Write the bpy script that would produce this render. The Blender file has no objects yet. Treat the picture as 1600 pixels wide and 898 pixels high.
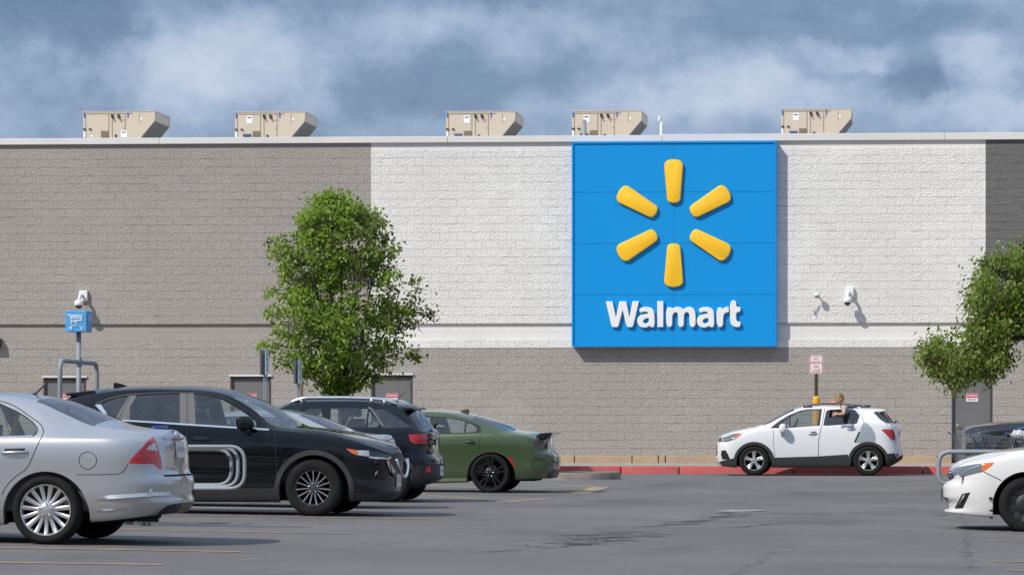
import bpy, bmesh, math, random
import numpy as np
from mathutils import Vector, Matrix
from mathutils.bvhtree import BVHTree
from mathutils.geometry import barycentric_transform
sin, cos, rad = math.sin, math.cos, math.radians

# ------------------------------------------------------------------ camera, sky, sun, exposure
F, PX0, PY0, YAW, CAMZ = 4900.0, 1170.0, 668.0, rad(3.3), 1.08   # focal length (px of the photo), principal point, eye height
scn = bpy.context.scene
cam_d = bpy.data.cameras.new('camera'); cam = bpy.data.objects.new('camera', cam_d)
scn.collection.objects.link(cam); scn.camera = cam
cam.location = (0, 0, CAMZ); cam.rotation_euler = (rad(90), 0, YAW)
cam_d.sensor_width = 36.0; cam_d.lens = F / 1600 * 36
cam_d.shift_x = (800 - PX0) / 1600; cam_d.shift_y = (PY0 - 449) / 1600
cam_d.clip_start = 0.5; cam_d.clip_end = 5000
cam_d.dof.use_dof = True; cam_d.dof.focus_distance = 52.0; cam_d.dof.aperture_fstop = 13.0

SUN_TO = Vector((-0.74, -0.80, 1.0)).normalized()
sun_d = bpy.data.lights.new('sun', 'SUN'); sun = bpy.data.objects.new('sun', sun_d); scn.collection.objects.link(sun)
sun_d.energy = 3.9; sun_d.angle = rad(0.6); sun_d.color = (1.0, 0.955, 0.885)
sun.rotation_euler = SUN_TO.to_track_quat('Z', 'Y').to_euler(); sun.location = (-40, -40, 60)

scn.view_settings.view_transform = 'Standard'; scn.view_settings.look = 'None'
scn.view_settings.exposure = 0.0; scn.view_settings.gamma = 1.0; scn.view_settings.use_curve_mapping = False
scn.render.engine = 'CYCLES'
scn.cycles.max_bounces = 8; scn.cycles.transparent_max_bounces = 24

def build_world():
    w = bpy.data.worlds.new('World'); scn.world = w; w.use_nodes = True
    nt = w.node_tree; N = nt.nodes; L = nt.links; N.clear()
    def m(op, a, b=None, c=None):
        n = N.new('ShaderNodeMath'); n.operation = op
        for i, v in enumerate((a, b, c)):
            if v is None: continue
            if isinstance(v, (int, float)): n.inputs[i].default_value = v
            else: L.new(v, n.inputs[i])
        return n.outputs[0]
    sky = N.new('ShaderNodeTexSky'); sky.sky_type = 'NISHITA'; sky.sun_disc = False
    sky.sun_elevation = math.asin(SUN_TO.z); sky.sun_rotation = math.atan2(SUN_TO.x, SUN_TO.y)
    sky.altitude = 200; sky.air_density = 1.0; sky.dust_density = 1.0
    tc = N.new('ShaderNodeTexCoord'); d = tc.outputs['Generated']
    sep = N.new('ShaderNodeSeparateXYZ'); L.new(d, sep.inputs[0])
    az = m('MULTIPLY', m('ARCTAN2', sep.outputs[0], sep.outputs[1]), 180 / math.pi)     # degrees, + to the right
    el = m('MULTIPLY', m('ARCSINE', sep.outputs[2]), 180 / math.pi)
    def noise(scale, det, rough, off, stretch=(1, 1, 1)):
        mp = N.new('ShaderNodeMapping'); L.new(d, mp.inputs[0]); mp.inputs['Location'].default_value = off
        mp.inputs['Scale'].default_value = stretch
        n = N.new('ShaderNodeTexNoise'); n.inputs['Scale'].default_value = scale; n.inputs['Detail'].default_value = det
        n.inputs['Roughness'].default_value = rough; L.new(mp.outputs[0], n.inputs['Vector']); return n.outputs['Fac']
    n1 = noise(9, 10, 0.58, (3.1, 1.7, .4), (1, 1, 2.0))
    n2 = noise(30, 9, 0.62, (7.3, 2.2, 5.4), (1, 1, 1.3))
    wa = m('MULTIPLY', m('SUBTRACT', noise(24, 8, 0.62, (1, 2, 3)), 0.5), 3.4)
    we = m('MULTIPLY', m('SUBTRACT', noise(26, 8, 0.62, (9, 4, 6)), 0.5), 1.8)
    u = m('ADD', az, wa); v = m('ADD', el, we)
    def blob(px, py, rx, ry, amp):                   # a cloud bank centred on one bearing and height of the sky
        a0 = math.degrees(math.atan((px - PX0) / F)) - math.degrees(YAW); e0 = math.degrees(math.atan((PY0 - py) / F))
        rx = math.degrees(rx / F); ry = math.degrees(ry / F)
        x = m('MULTIPLY', m('SUBTRACT', u, a0), 1 / rx); y = m('MULTIPLY', m('SUBTRACT', v, e0), 1 / ry)
        q = m('ADD', m('MULTIPLY', x, x), m('MULTIPLY', y, y))
        return m('MULTIPLY', m('POWER', 2.718, m('MULTIPLY', m('MULTIPLY', q, q), -1.0)), amp * .95)
    acc = m('ADD', m('MULTIPLY', m('SUBTRACT', n1, 0.5), 0.75), m('MULTIPLY', m('SUBTRACT', n2, 0.5), 0.62))
    for b in BLOBS: acc = m('ADD', acc, blob(*b))
    n3 = noise(75, 7, 0.66, (2.3, 8.2, 1.4), (1, 1, 1.4)); acc = m('ADD', acc, m('MULTIPLY', m('SUBTRACT', n3, 0.5), 0.46))
    up = N.new('ShaderNodeMapRange'); up.interpolation_type = 'SMOOTHSTEP'; up.inputs[1].default_value = 10; up.inputs[2].default_value = 38; L.new(el, up.inputs[0])  # brightens the unseen overhead sky, added as fill light for the shadows
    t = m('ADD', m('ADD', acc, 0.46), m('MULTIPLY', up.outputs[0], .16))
    cr = N.new('ShaderNodeValToRGB'); L.new(t, cr.inputs[0]); e = cr.color_ramp.elements
    e[0].position = 0.0; e[0].color = (0.135, 0.21, 0.35, 1); e[1].position = 1.0; e[1].color = (0.63, 0.70, 0.815, 1)
    for p, c in ((0.30, (0.20, 0.295, 0.45, 1)), (0.50, (0.31, 0.41, 0.59, 1)), (0.70, (0.45, 0.54, 0.71, 1))):
        x = e.new(p); x.color = c
    b1 = N.new('ShaderNodeBackground'); b1.inputs[1].default_value = 0.10; L.new(sky.outputs[0], b1.inputs[0])
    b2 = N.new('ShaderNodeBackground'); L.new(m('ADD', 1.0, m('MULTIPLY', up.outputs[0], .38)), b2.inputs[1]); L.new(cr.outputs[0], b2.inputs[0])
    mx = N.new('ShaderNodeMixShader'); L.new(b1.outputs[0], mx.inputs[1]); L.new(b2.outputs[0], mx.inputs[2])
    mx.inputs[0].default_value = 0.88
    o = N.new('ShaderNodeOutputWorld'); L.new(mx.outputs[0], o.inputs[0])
BLOBS = [(700, -10, 900, 40, -.16), (60, 45, 170, 62, -.42), (190, 110, 60, 70, -.20), (20, 85, 60, 25, .16), (330, 110, 190, 75, .36), (470, 30, 120, 40, .02), (290, 195, 60, 25, .12), (560, 30, 200, 40, .04),
         (660, 125, 120, 55, -.30), (760, 60, 170, 45, .10), (960, 30, 160, 50, .02), (940, 120, 150, 50, -.24), (800, 190, 120, 22, -.05), (1130, 150, 200, 50, .34), (1330, 75, 110, 24, .26),
         (1215, 45, 240, 30, -.16), (1410, 115, 62, 50, -.34), (1560, 95, 80, 65, .34), (1540, 180, 170, 32, .36), (1500, 15, 130, 30, -.16)]
build_world()

# ------------------------------------------------------------------ photo geometry: points of the place from points of the photograph
def ray(px, py):
    a, b = (px - PX0) / F, (PY0 - py) / F
    return Vector((a * cos(YAW) - sin(YAW), a * sin(YAW) + cos(YAW), b))
def P(px, py, Y):
    r = ray(px, py); t = Y / r.y
    return Vector((r.x * t, Y, CAMZ + r.z * t))
def Yof(px, s): return F / s * ray(px, 0).y          # the plane on which one metre measures s px at that column

YW = Yof(1053, 61.5)          # the store's front
YK = Yof(1250, 67.6)          # the kerb
_ctl = [(74, 852, 170.4), (490, 805.5, 126), (606, 784.5, 103), (766, 771.7, 90), (1178, 742, 69.9), (1356, 742, 69.9), (1602, 831, 128),
        (600, 740.5, 67.8), (1000, 740.5, 67.7), (1450, 741.2, 67.4), (1550, 876, 165), (254, 882, 195)]
_C = np.array([P(px, py, Yof(px, s)) for px, py, s in _ctl])
def _feat(x, y):
    x = np.clip(x, -13, 7); y = np.clip(y, 22, 73); return np.stack([np.ones_like(x), x, y, x * y], -1)
_co = np.linalg.lstsq(_feat(_C[:, 0], _C[:, 1]), _C[:, 2], rcond=None)[0]
_res = _C[:, 2] - _feat(_C[:, 0], _C[:, 1]) @ _co
def gz(x, y):                  # the lot is not level: it falls a little to the right
    x = np.asarray(x, float); y = np.asarray(y, float)
    xc = np.clip(x, -13, 7); yc = np.clip(y, 22, 73)
    z = _feat(x, y) @ _co
    d2 = (xc[..., None] - _C[:, 0]) ** 2 + (yc[..., None] - _C[:, 1]) ** 2
    w = np.exp(-d2 / (2 * 3.5 ** 2)); return z + (w * _res).sum(-1) / (w.sum(-1) + 0.06)
def G(px, py, lift=0.0):       # the ground point under a pixel
    r = ray(px, py); z = 0.0
    for _ in range(30):
        t = (z - CAMZ) / r.z; z = 0.5 * z + 0.5 * float(gz(r.x * t, r.y * t))
    t = (z - CAMZ) / r.z
    return Vector((r.x * t, r.y * t, float(gz(r.x * t, r.y * t)) + lift))

# ------------------------------------------------------------------ helpers
COL = scn.collection
def obj(name, me, mats=None, parent=None, loc=None):
    if isinstance(me, bmesh.types.BMesh):
        bm = me; me = bpy.data.meshes.new(name); bm.to_mesh(me); bm.free()
    o = bpy.data.objects.new(name, me); COL.objects.link(o)
    if mats is not None:
        for m_ in (mats if isinstance(mats, (list, tuple)) else [mats]): me.materials.append(m_)
    if parent is not None: o.parent = parent
    if loc is not None: o.location = loc
    return o
def tag(o, label=None, cat=None, group=None, kind=None):
    if label: o['label'] = label
    if cat: o['category'] = cat
    if group: o['group'] = group
    if kind: o['kind'] = kind
    return o
def thing(name, label, cat, loc=(0, 0, 0), group=None, rotz=0):
    o = bpy.data.objects.new(name, None); COL.objects.link(o); o.location = loc; o.rotation_euler = (0, 0, rotz)
    o.empty_display_size = 0.2
    return tag(o, label, cat, group)
def struct(name, me, mats, loc=None):
    return tag(obj(name, me, mats, None, loc), kind='structure')
def copy_tree(o, parent=None):
    c = o.copy(); COL.objects.link(c)
    if parent is not None: c.parent = parent
    for ch in list(o.children): copy_tree(ch, c)
    return c
def smooth(o, ang=None):
    me = o.data; me.polygons.foreach_set('use_smooth', [True] * len(me.polygons))
    if ang is not None: me.set_sharp_from_angle(angle=rad(ang))
    return o
def box(bm, x0, x1, y0, y1, z0, z1, bev=0.0, mi=0):
    vs = [bm.verts.new((x, y, z)) for x in (x0, x1) for y in (y0, y1) for z in (z0, z1)]
    fs = [bm.faces.new([vs[i] for i in q]) for q in ((0, 1, 3, 2), (4, 6, 7, 5), (0, 4, 5, 1), (2, 3, 7, 6), (0, 2, 6, 4), (1, 5, 7, 3))]
    for f in fs: f.material_index = mi
    if bev > 0:
        es = list({e for f in fs for e in f.edges})
        bmesh.ops.bevel(bm, geom=es, offset=bev, segments=2, affect='EDGES', profile=0.6, clamp_overlap=True)
    return vs
def prism(bm, poly, y0, y1, mi=0, bev=0.0):           # polygon in (x, z), pushed from y0 to y1 (y0 nearer)
    a = [bm.verts.new((x, y0, z)) for x, z in poly]; b = [bm.verts.new((x, y1, z)) for x, z in poly]
    n = len(poly); fs = []
    ar = sum(poly[i][0] * poly[(i + 1) % n][1] - poly[(i + 1) % n][0] * poly[i][1] for i in range(n))
    if ar < 0: a.reverse(); b.reverse()
    front = bm.faces.new(a); fs.append(front); fs.append(bm.faces.new(b[::-1]))
    for i in range(n): fs.append(bm.faces.new((a[(i + 1) % n], a[i], b[i], b[(i + 1) % n])))
    for f in fs: f.material_index = mi
    if bev > 0: bmesh.ops.bevel(bm, geom=list(front.edges), offset=bev, segments=3, affect='EDGES', profile=0.5)
    return fs
def tube(bm, pts, r, n=8, mi=0, cap=True):
    pts = [Vector(p) for p in pts]; rs = r if isinstance(r, (list, tuple)) else [r] * len(pts)
    rings = []; up = None
    for i, p in enumerate(pts):
        t = (pts[min(i + 1, len(pts) - 1)] - pts[max(i - 1, 0)])
        t = t.normalized() if t.length > 1e-9 else Vector((0, 0, 1))
        if up is None:
            up = t.orthogonal().normalized()
        else:
            up = (up - t * up.dot(t)); up = up.normalized() if up.length > 1e-6 else t.orthogonal().normalized()
        s = t.cross(up)
        rings.append([bm.verts.new(p + (up * cos(2 * math.pi * k / n) + s * sin(2 * math.pi * k / n)) * rs[i]) for k in range(n)])
    for a, b in zip(rings, rings[1:]):
        for k in range(n):
            f = bm.faces.new((a[k], a[(k + 1) % n], b[(k + 1) % n], b[k])); f.material_index = mi; f.smooth = True
    if cap and n > 2:
        f = bm.faces.new(rings[0][::-1]); f.material_index = mi; f = bm.faces.new(rings[-1]); f.material_index = mi
def arc_path(pts, r, seg=6):                           # polyline with its corners rounded
    pts = [Vector(p) for p in pts]; out = [pts[0]]
    for a, b, c in zip(pts, pts[1:], pts[2:]):
        d1 = (a - b); d2 = (c - b); k = min(r, d1.length * .49, d2.length * .49)
        p, q = b + d1.normalized() * k, b + d2.normalized() * k
        for i in range(seg + 1):
            t = i / seg; out.append(p * (1 - t) ** 2 + b * 2 * t * (1 - t) + q * t * t)
    out.append(pts[-1]); return out
def lathe(bm, prof, n=48, axis='y', mi=0, closed=False, flip=False):   # prof: (radius, along)
    rings = []
    for r, a in prof:
        ring = []
        for k in range(n):
            t = 2 * math.pi * k / n; c, s = r * cos(t), r * sin(t)
            ring.append(bm.verts.new((c, a, s) if axis == 'y' else (c, s, a) if axis == 'z' else (a, c, s)))
        rings.append(ring)
    prs = list(zip(rings, rings[1:])) + ([(rings[-1], rings[0])] if closed else [])
    for a, b in prs:
        for k in range(n):
            f = bm.faces.new((a[k], b[k], b[(k + 1) % n], a[(k + 1) % n])); f.material_index = mi; f.smooth = True
    return rings
def ellipsoid(bm, c, r, n=14, m=10, mi=0):
    rings = []
    c = Vector(c)
    top = bm.verts.new(c + Vector((0, 0, r[2]))); bot = bm.verts.new(c - Vector((0, 0, r[2])))
    for i in range(1, m):
        t = math.pi * i / m
        rings.append([bm.verts.new(c + Vector((r[0] * sin(t) * cos(2 * math.pi * k / n), r[1] * sin(t) * sin(2 * math.pi * k / n), r[2] * cos(t)))) for k in range(n)])
    fs = []
    for k in range(n):
        fs.append(bm.faces.new((top, rings[0][k], rings[0][(k + 1) % n]))); fs.append(bm.faces.new((bot, rings[-1][(k + 1) % n], rings[-1][k])))
        for a, b in zip(rings, rings[1:]): fs.append(bm.faces.new((a[k], b[k], b[(k + 1) % n], a[(k + 1) % n])))
    for f in fs: f.smooth = True; f.material_index = mi
def fix(bm):
    bmesh.ops.recalc_face_normals(bm, faces=bm.faces[:]); return bm

# ------------------------------------------------------------------ materials
MATS = {}
def mat(name, col, rough=0.6, metal=0.0, coat=0.0, spec=0.5, noise=None, bump=None, coords='Object', trans=0.0, emit=None):
    """noise = (scale, amount, dark colour); bump = (scale, strength, distance)"""
    if name in MATS: return MATS[name]
    m = bpy.data.materials.new(name); m.use_nodes = True; nt = m.node_tree; N, L = nt.nodes, nt.links
    p = N['Principled BSDF']; p.inputs['Base Color'].default_value = (*col, 1); p.inputs['Roughness'].default_value = rough
    p.inputs['Metallic'].default_value = metal; p.inputs['Coat Weight'].default_value = coat; p.inputs['Coat Roughness'].default_value = 0.03
    p.inputs['Specular IOR Level'].default_value = spec
    tc = N.new('ShaderNodeTexCoord')
    if noise:
        n = N.new('ShaderNodeTexNoise'); n.inputs['Scale'].default_value = noise[0]; n.inputs['Detail'].default_value = 6; n.inputs['Roughness'].default_value = .6
        L.new(tc.outputs[coords], n.inputs['Vector'])
        r = N.new('ShaderNodeMapRange'); r.inputs[1].default_value = .38; r.inputs[2].default_value = .66; r.inputs[4].default_value = noise[1]; L.new(n.outputs['Fac'], r.inputs[0])
        x = N.new('ShaderNodeMix'); x.data_type = 'RGBA'; x.inputs[6].default_value = (*col, 1); x.inputs[7].default_value = (*noise[2], 1)
        L.new(r.outputs[0], x.inputs[0]); L.new(x.outputs[2], p.inputs['Base Color'])
    if bump:
        n = N.new('ShaderNodeTexNoise'); n.inputs['Scale'].default_value = bump[0]; n.inputs['Detail'].default_value = 5
        L.new(tc.outputs[coords], n.inputs['Vector'])
        b = N.new('ShaderNodeBump'); b.inputs['Strength'].default_value = bump[1]; b.inputs['Distance'].default_value = bump[2]
        L.new(n.outputs['Fac'], b.inputs['Height']); L.new(b.outputs[0], p.inputs['Normal'])
    MATS[name] = m; return m
def glass_mat(name, tint, ior=1.5, rough=0.0, boost=0.0):
    if name in MATS: return MATS[name]
    m = bpy.data.materials.new(name); m.use_nodes = True; nt = m.node_tree; N, L = nt.nodes, nt.links; N.clear()
    t = N.new('ShaderNodeBsdfTransparent'); t.inputs[0].default_value = (*tint, 1)
    g = N.new('ShaderNodeBsdfGlossy'); g.inputs['Roughness'].default_value = rough; g.inputs[0].default_value = (1, 1, 1, 1)
    f = N.new('ShaderNodeFresnel'); f.inputs[0].default_value = ior
    a = N.new('ShaderNodeMath'); a.operation = 'ADD'; a.inputs[1].default_value = boost; a.use_clamp = True; L.new(f.outputs[0], a.inputs[0])
    x = N.new('ShaderNodeMixShader'); L.new(a.outputs[0], x.inputs[0]); L.new(t.outputs[0], x.inputs[1]); L.new(g.outputs[0], x.inputs[2])
    o = N.new('ShaderNodeOutputMaterial'); L.new(x.outputs[0], o.inputs[0]); MATS[name] = m; return m
def text_mesh(s, size, depth=0.0):
    c = bpy.data.curves.new('t', 'FONT'); c.body = s; c.size = size; c.align_x = 'CENTER'; c.align_y = 'CENTER'; c.extrude = depth; c.resolution_u = 3
    o = bpy.data.objects.new('t', c); COL.objects.link(o)
    dg = bpy.context.evaluated_depsgraph_get(); me = bpy.data.meshes.new_from_object(o.evaluated_get(dg))
    bpy.data.objects.remove(o); bpy.data.curves.remove(c); return me
def add_text(bm, s, size, x, y, z, mi, sx=1.0, bold=0.0):   # flat lettering facing -y
    me = text_mesh(s, size)
    M = Matrix.Translation((x, y, z)) @ Matrix.Rotation(rad(90), 4, 'X') @ Matrix.Diagonal((sx, 1, 1, 1))
    for k in ([0] if not bold else [-1, 1]):
        n0 = len(bm.faces); nv = len(bm.verts)
        bm.from_mesh(me); bm.verts.ensure_lookup_table(); bm.faces.ensure_lookup_table()
        for v in bm.verts[nv:]: v.co = M @ v.co; v.co.x += k * bold; v.co.y -= 0.0004 * (k > 0)
        for f in bm.faces[n0:]: f.material_index = mi
    bpy.data.meshes.remove(me)
# ================================================================== ground
def asphalt_mat():
    m = bpy.data.materials.new('asphalt'); m.use_nodes = True; nt = m.node_tree; N, L = nt.nodes, nt.links
    p = N['Principled BSDF']; p.inputs['Roughness'].default_value = 0.86; p.inputs['Specular IOR Level'].default_value = .35
    tc = N.new('ShaderNodeTexCoord')
    def noise(s, d=5, r=.6, st=(1, 1, 1)):
        mp = N.new('ShaderNodeMapping'); mp.inputs['Scale'].default_value = st; L.new(tc.outputs['Object'], mp.inputs[0])
        n = N.new('ShaderNodeTexNoise'); n.inputs['Scale'].default_value = s; n.inputs['Detail'].default_value = d; n.inputs['Roughness'].default_value = r
        L.new(mp.outputs[0], n.inputs['Vector']); return n.outputs['Fac']
    def mix(a, b, f, lo, hi, amt):
        r = N.new('ShaderNodeMapRange'); r.inputs[1].default_value = lo; r.inputs[2].default_value = hi; r.inputs[4].default_value = amt; L.new(f, r.inputs[0])
        x = N.new('ShaderNodeMix'); x.data_type = 'RGBA'; L.new(r.outputs[0], x.inputs[0])
        for i, c in ((6, a), (7, b)):
            if isinstance(c, tuple): x.inputs[i].default_value = (*c, 1)
            else: L.new(c, x.inputs[i])
        return x.outputs[2]
    c = mix((.134, .126, .123), (.172, .162, .156), noise(.16, 4), .35, .65, 1)
    c = mix(c, (.098, .092, .090), noise(.55, 6, .65, (.55, .3, 1)), .5, .68, .85)         # worn and stained patches
    c = mix(c, (.205, .193, .186), noise(.9, 6, .7, (.5, .22, 1)), .56, .72, .6)
    c = mix(c, (.085, .08, .078), noise(9, 3, .7), .58, .70, .5); c = mix(c, (.10, .094, .09), noise(24, 4, .75), .54, .70, .55); c = mix(c, (.055, .052, .05), noise(1.7, 3, .5), .70, .78, .8)
    c = mix(c, (.30, .285, .27), noise(60, 2, .7), .66, .74, .6)                 # aggregate
    L.new(c, p.inputs['Base Color'])
    b = N.new('ShaderNodeBump'); b.inputs['Strength'].default_value = .6; b.inputs['Distance'].default_value = .012
    L.new(noise(70, 3, .7), b.inputs['Height']); L.new(b.outputs[0], p.inputs['Normal'])
    return m
M_ASPH = asphalt_mat()
M_CONC = mat('concrete', (.36, .325, .285), .9, noise=(3, .7, (.25, .22, .19)), bump=(40, .4, .01))
M_KERBC = mat('kerb_concrete', (.29, .25, .215), .9, noise=(5, .8, (.17, .15, .13)), bump=(30, .6, .02))
M_RED = mat('red_kerb_paint', (.55, .065, .06), .62, noise=(6, .9, (.36, .14, .12)), bump=(25, .5, .01))
M_FOOT = mat('tan_footing', (.47, .335, .205), .9, noise=(2.0, .8, (.36, .27, .19)), bump=(25, .4, .02))
M_YEL = mat('yellow_line_paint', (.43, .29, .125), .75, noise=(3.2, .9, (.20, .175, .15)), bump=(60, .3, .004))
M_MULCH = mat('mulch', (.022, .018, .015), .95, noise=(30, .8, (.06, .045, .035)), bump=(30, 1, .05))

def grid_xy(xs, ys, zf):
    X, Y = np.meshgrid(xs, ys); Z = zf(X, Y)
    v = np.stack([X, Y, Z], -1).reshape(-1, 3); n = len(xs)
    f = [(j * n + i, j * n + i + 1, (j + 1) * n + i + 1, (j + 1) * n + i) for j in range(len(ys) - 1) for i in range(n - 1)]
    me = bpy.data.meshes.new('g'); me.from_pydata(v.tolist(), [], f); return me
xs = np.concatenate([[-600, -200, -80, -40], np.arange(-24, 16.1, .8), [24, 40, 80, 200, 600]])
ys = np.concatenate([[-600, -200, -60, -10, 5, 12], np.arange(18, 76.1, .8), [90, 200, 600]])
gd = struct('parking_lot', grid_xy(xs, ys, gz), M_ASPH); smooth(gd)

def ground_strip(pts, w, lift=.005):                   # painted strip on the ground, pts (x, y)
    bm = bmesh.new(); pts = [Vector(p).to_2d() for p in pts]
    L_ = []
    for a, b in zip(pts, pts[1:]):
        n = max(2, int((b - a).length / .3)); L_ += [a.lerp(b, i / n) for i in range(n)]
    L_.append(pts[-1]); pr = None
    for i, p in enumerate(L_):
        t = (L_[min(i + 1, len(L_) - 1)] - L_[max(i - 1, 0)]).normalized(); nr = Vector((-t.y, t.x)) * w / 2
        q = [p + nr, p - nr]; v = [bm.verts.new((c.x, c.y, float(gz(c.x, c.y)) + lift)) for c in q]
        if pr: bm.faces.new((pr[0], pr[1], v[1], v[0]))
        pr = v
    return fix(bm)
def px_line(a, b, w=.1, extend=0):
    A, B = G(*a), G(*b); d = (B - A); A = A - d * extend
    return ground_strip([A, B], w)
for a, b, w, ex in [((0, 855.3), (375, 862), .10, .6), ((0, 878.6), (254, 882), .10, .6), ((205, 827.3), (546, 834), .10, .5), ((270, 804.5), (680, 811), .10, .5),
                    ((330, 783.2), (470, 784.6), .10, .5), ((1545, 844.5), (1680, 849), .10, 0), ((1553, 876.5), (1700, 880), .10, 0), ((1572, 890.5), (1700, 894), .10, 0),
                    ((790, 783.5), (856, 778.6), .12, 0), ((905, 770.5), (938, 760.6), .22, 0), ((672, 758), (905, 769.5), .10, 0), ((690, 767), (735, 769), .10, 0), ((850, 761), (925, 764), .10, 0),
                    ((872, 757.6), (930, 760.5), .10, 0), ((640, 771), (790, 783.5), .10, 0)]:
    struct('parking_line', px_line(a, b, w * 1.5, ex), M_YEL)
# cracks and sealed seams of the asphalt
rng = random.Random(4)
M_CRACK = mat('crack_filler', (.05, .048, .05), .8)
def crack(pts, w, wob=.06, frag=0.0):
    bm = bmesh.new(); P_ = [G(*p) for p in pts]; prev = None
    for a, b in zip(P_, P_[1:]):
        n = max(3, int((b - a).length / .07))
        for i in range(n + 1):
            if frag and rng.random() < frag: prev = None; continue
            c = a.lerp(b, i / n); k = w * .55 * (.15 + 1.1 * rng.random()); o_ = rng.gauss(0, wob) * 1.3
            q = [(c.x + o_, c.y + o_ * 1.4 - k), (c.x + o_, c.y + o_ * 1.4 + k)]
            v = [bm.verts.new((x, y, float(gz(x, y)) + .004)) for x, y in q]
            if prev: bm.faces.new((prev[0], v[0], v[1], prev[1]))
            prev = v
    bmesh.ops.delete(bm, geom=[v for v in bm.verts if not v.link_faces], context='VERTS'); return fix(bm)
for pts, w, wob, fr in [([(860, 856), (905, 850), (950, 846), (985, 838)], .07, .12, .25), ([(890, 852), (940, 838), (985, 831), (1020, 829)], .06, .16, .3), ([(930, 846), (975, 840), (1000, 834)], .08, .14, .3),
                        ([(1040, 822), (1075, 814), (1110, 806), (1150, 795)], .07, .12, .35), ([(1075, 816), (1120, 809), (1180, 802)], .06, .1, .3), ([(1130, 802), (1210, 803), (1300, 802), (1400, 804), (1470, 802)], .045, .10, .35),
                        ([(1150, 824), (1210, 818)], .05, .08, .3), ([(800, 850), (860, 856)], .035, .05, .1), ([(640, 858), (760, 862), (860, 856)], .03, .05, .3), ([(1150, 898), (1210, 862)], .02, .03, .1), ([(1515, 890), (1512, 850), (1509, 822), (1500, 806)], .02, .03, .1),
                        ([(1090, 786), (1150, 784), (1210, 789)], .05, .1, .35), ([(1440, 806), (1510, 803), (1550, 808)], .05, .1, .3), ([(1120, 764), (1240, 766), (1330, 764)], .03, .06, .35), ([(700, 820), (860, 815), (1020, 812)], .02, .06, .4), ([(300, 868), (520, 858), (640, 846)], .02, .04, .3), ([(980, 770), (1090, 768)], .03, .05, .3)]:
    struct('asphalt_crack', crack(pts, w, wob, fr), M_CRACK)
bm = bmesh.new(); c = G(1157, 797.5)
rr = [(.30 + .12 * rng.random()) for _ in range(18)]
vs = [bm.verts.new((c.x + rr[k] * .95 * cos(k * math.pi / 9), c.y + rr[k] * 1.5 * sin(k * math.pi / 9), float(gz(c.x, c.y)) + .006)) for k in range(18)]
bm.faces.new(vs); struct('asphalt_patch', bm, mat('patch_concrete', (.30, .295, .29), .9, noise=(6, .6, (.22, .21, .2))))

# ================================================================== kerb, sidewalk, planting island
zs = .195                                             # top of the sidewalk
xk0, xk1 = -60, 30
bm = bmesh.new(); x = xk0
cuts = sorted([P(p, 735, YK).x for p in (-400, -180, 40, 260, 480, 700, 858, 970, 1061, 1240, 1442, 1620)])
for a, b in zip([xk0] + cuts, cuts + [xk1]):
    box(bm, a + .012, b - .012, YK, YK + .30, -.4, zs, .03)
struct('kerb', fix(bm), M_RED); smooth(COL.objects['kerb'], 40)
bm = bmesh.new(); box(bm, xk0, xk1, YK - .32, YK + .02, -.6, .012); struct('gutter', fix(bm), mat('gutter_concrete', (.2, .195, .19), .9, noise=(4, .7, (.13, .125, .12))))
bm = bmesh.new(); box(bm, xk0, xk1, YK + .303, YW + .3, -.4, zs - .004); struct('sidewalk', fix(bm), M_CONC)
# island in front of the fire lane: kerb ring with mulch
yi0 = Yof(900, 76.0); yi1 = YK - 2.0
tip = P(961, 749, yi0).x; R = (yi1 - yi0) / 2
def stadium(off):
    pts = [(tip - 40, yi0 + off)]
    r = min(1.2, R) - off
    for k in range(9): t = -math.pi / 2 + k * math.pi / 16; pts.append((tip - 1.2 + r * cos(t), yi0 + 1.2 + r * sin(t)))
    for k in range(9): t = k * math.pi / 16; pts.append((tip - 1.2 + r * cos(t), yi0 + 1.2 + min(r, .9) * sin(t)))
    pts.append((tip - 9, yi1 - off)); pts.append((tip - 40, yi1 - off)); return pts
bm = bmesh.new(); A_, B_ = stadium(0), stadium(.16); n = len(A_)
def lv(pts, dz): return [bm.verts.new((x, y, float(gz(x, y)) + dz)) for x, y in pts]
r0, r1, r2, r3, r4 = lv(A_, -.1), lv(stadium(.0), .11), lv(stadium(.025), .15), lv(B_, .15), lv(B_, .02)
for a, b in ((r0, r1), (r1, r2), (r2, r3), (r3, r4)):
    for i in range(n - 1): bm.faces.new((a[i], a[i + 1], b[i + 1], b[i]))
struct('island_kerb', fix(bm), M_KERBC); smooth(COL.objects['island_kerb'], 50)
bm = bmesh.new(); NX = 60
ms = []
for i in range(NX + 1):
    xx = tip - 36 + (36 - .25) * i / NX; row = []
    for j in range(9):
        yback = float(np.interp(xx, [tip - 9, tip - 1.2, tip - .25], [yi1 - .2, yi0 + 1.95, yi0 + 1.3])); yf = yi0 + .17 + max(0, xx - tip + 1.2) ** 2 * .7; yy = yf + (yback - yf) * j / 8
        hgt = .12 + .16 * sin(math.pi * j / 8) * min(1, (tip - .25 - xx) / 3.5) + rng.uniform(-.015, .015)
        row.append(bm.verts.new((xx, yy, float(gz(xx, yy)) + hgt)))
    ms.append(row)
for a, b in zip(ms, ms[1:]):
    for j in range(8): bm.faces.new((a[j], b[j], b[j + 1], a[j + 1]))
struct('mulch_bed', fix(bm), M_MULCH)

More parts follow.
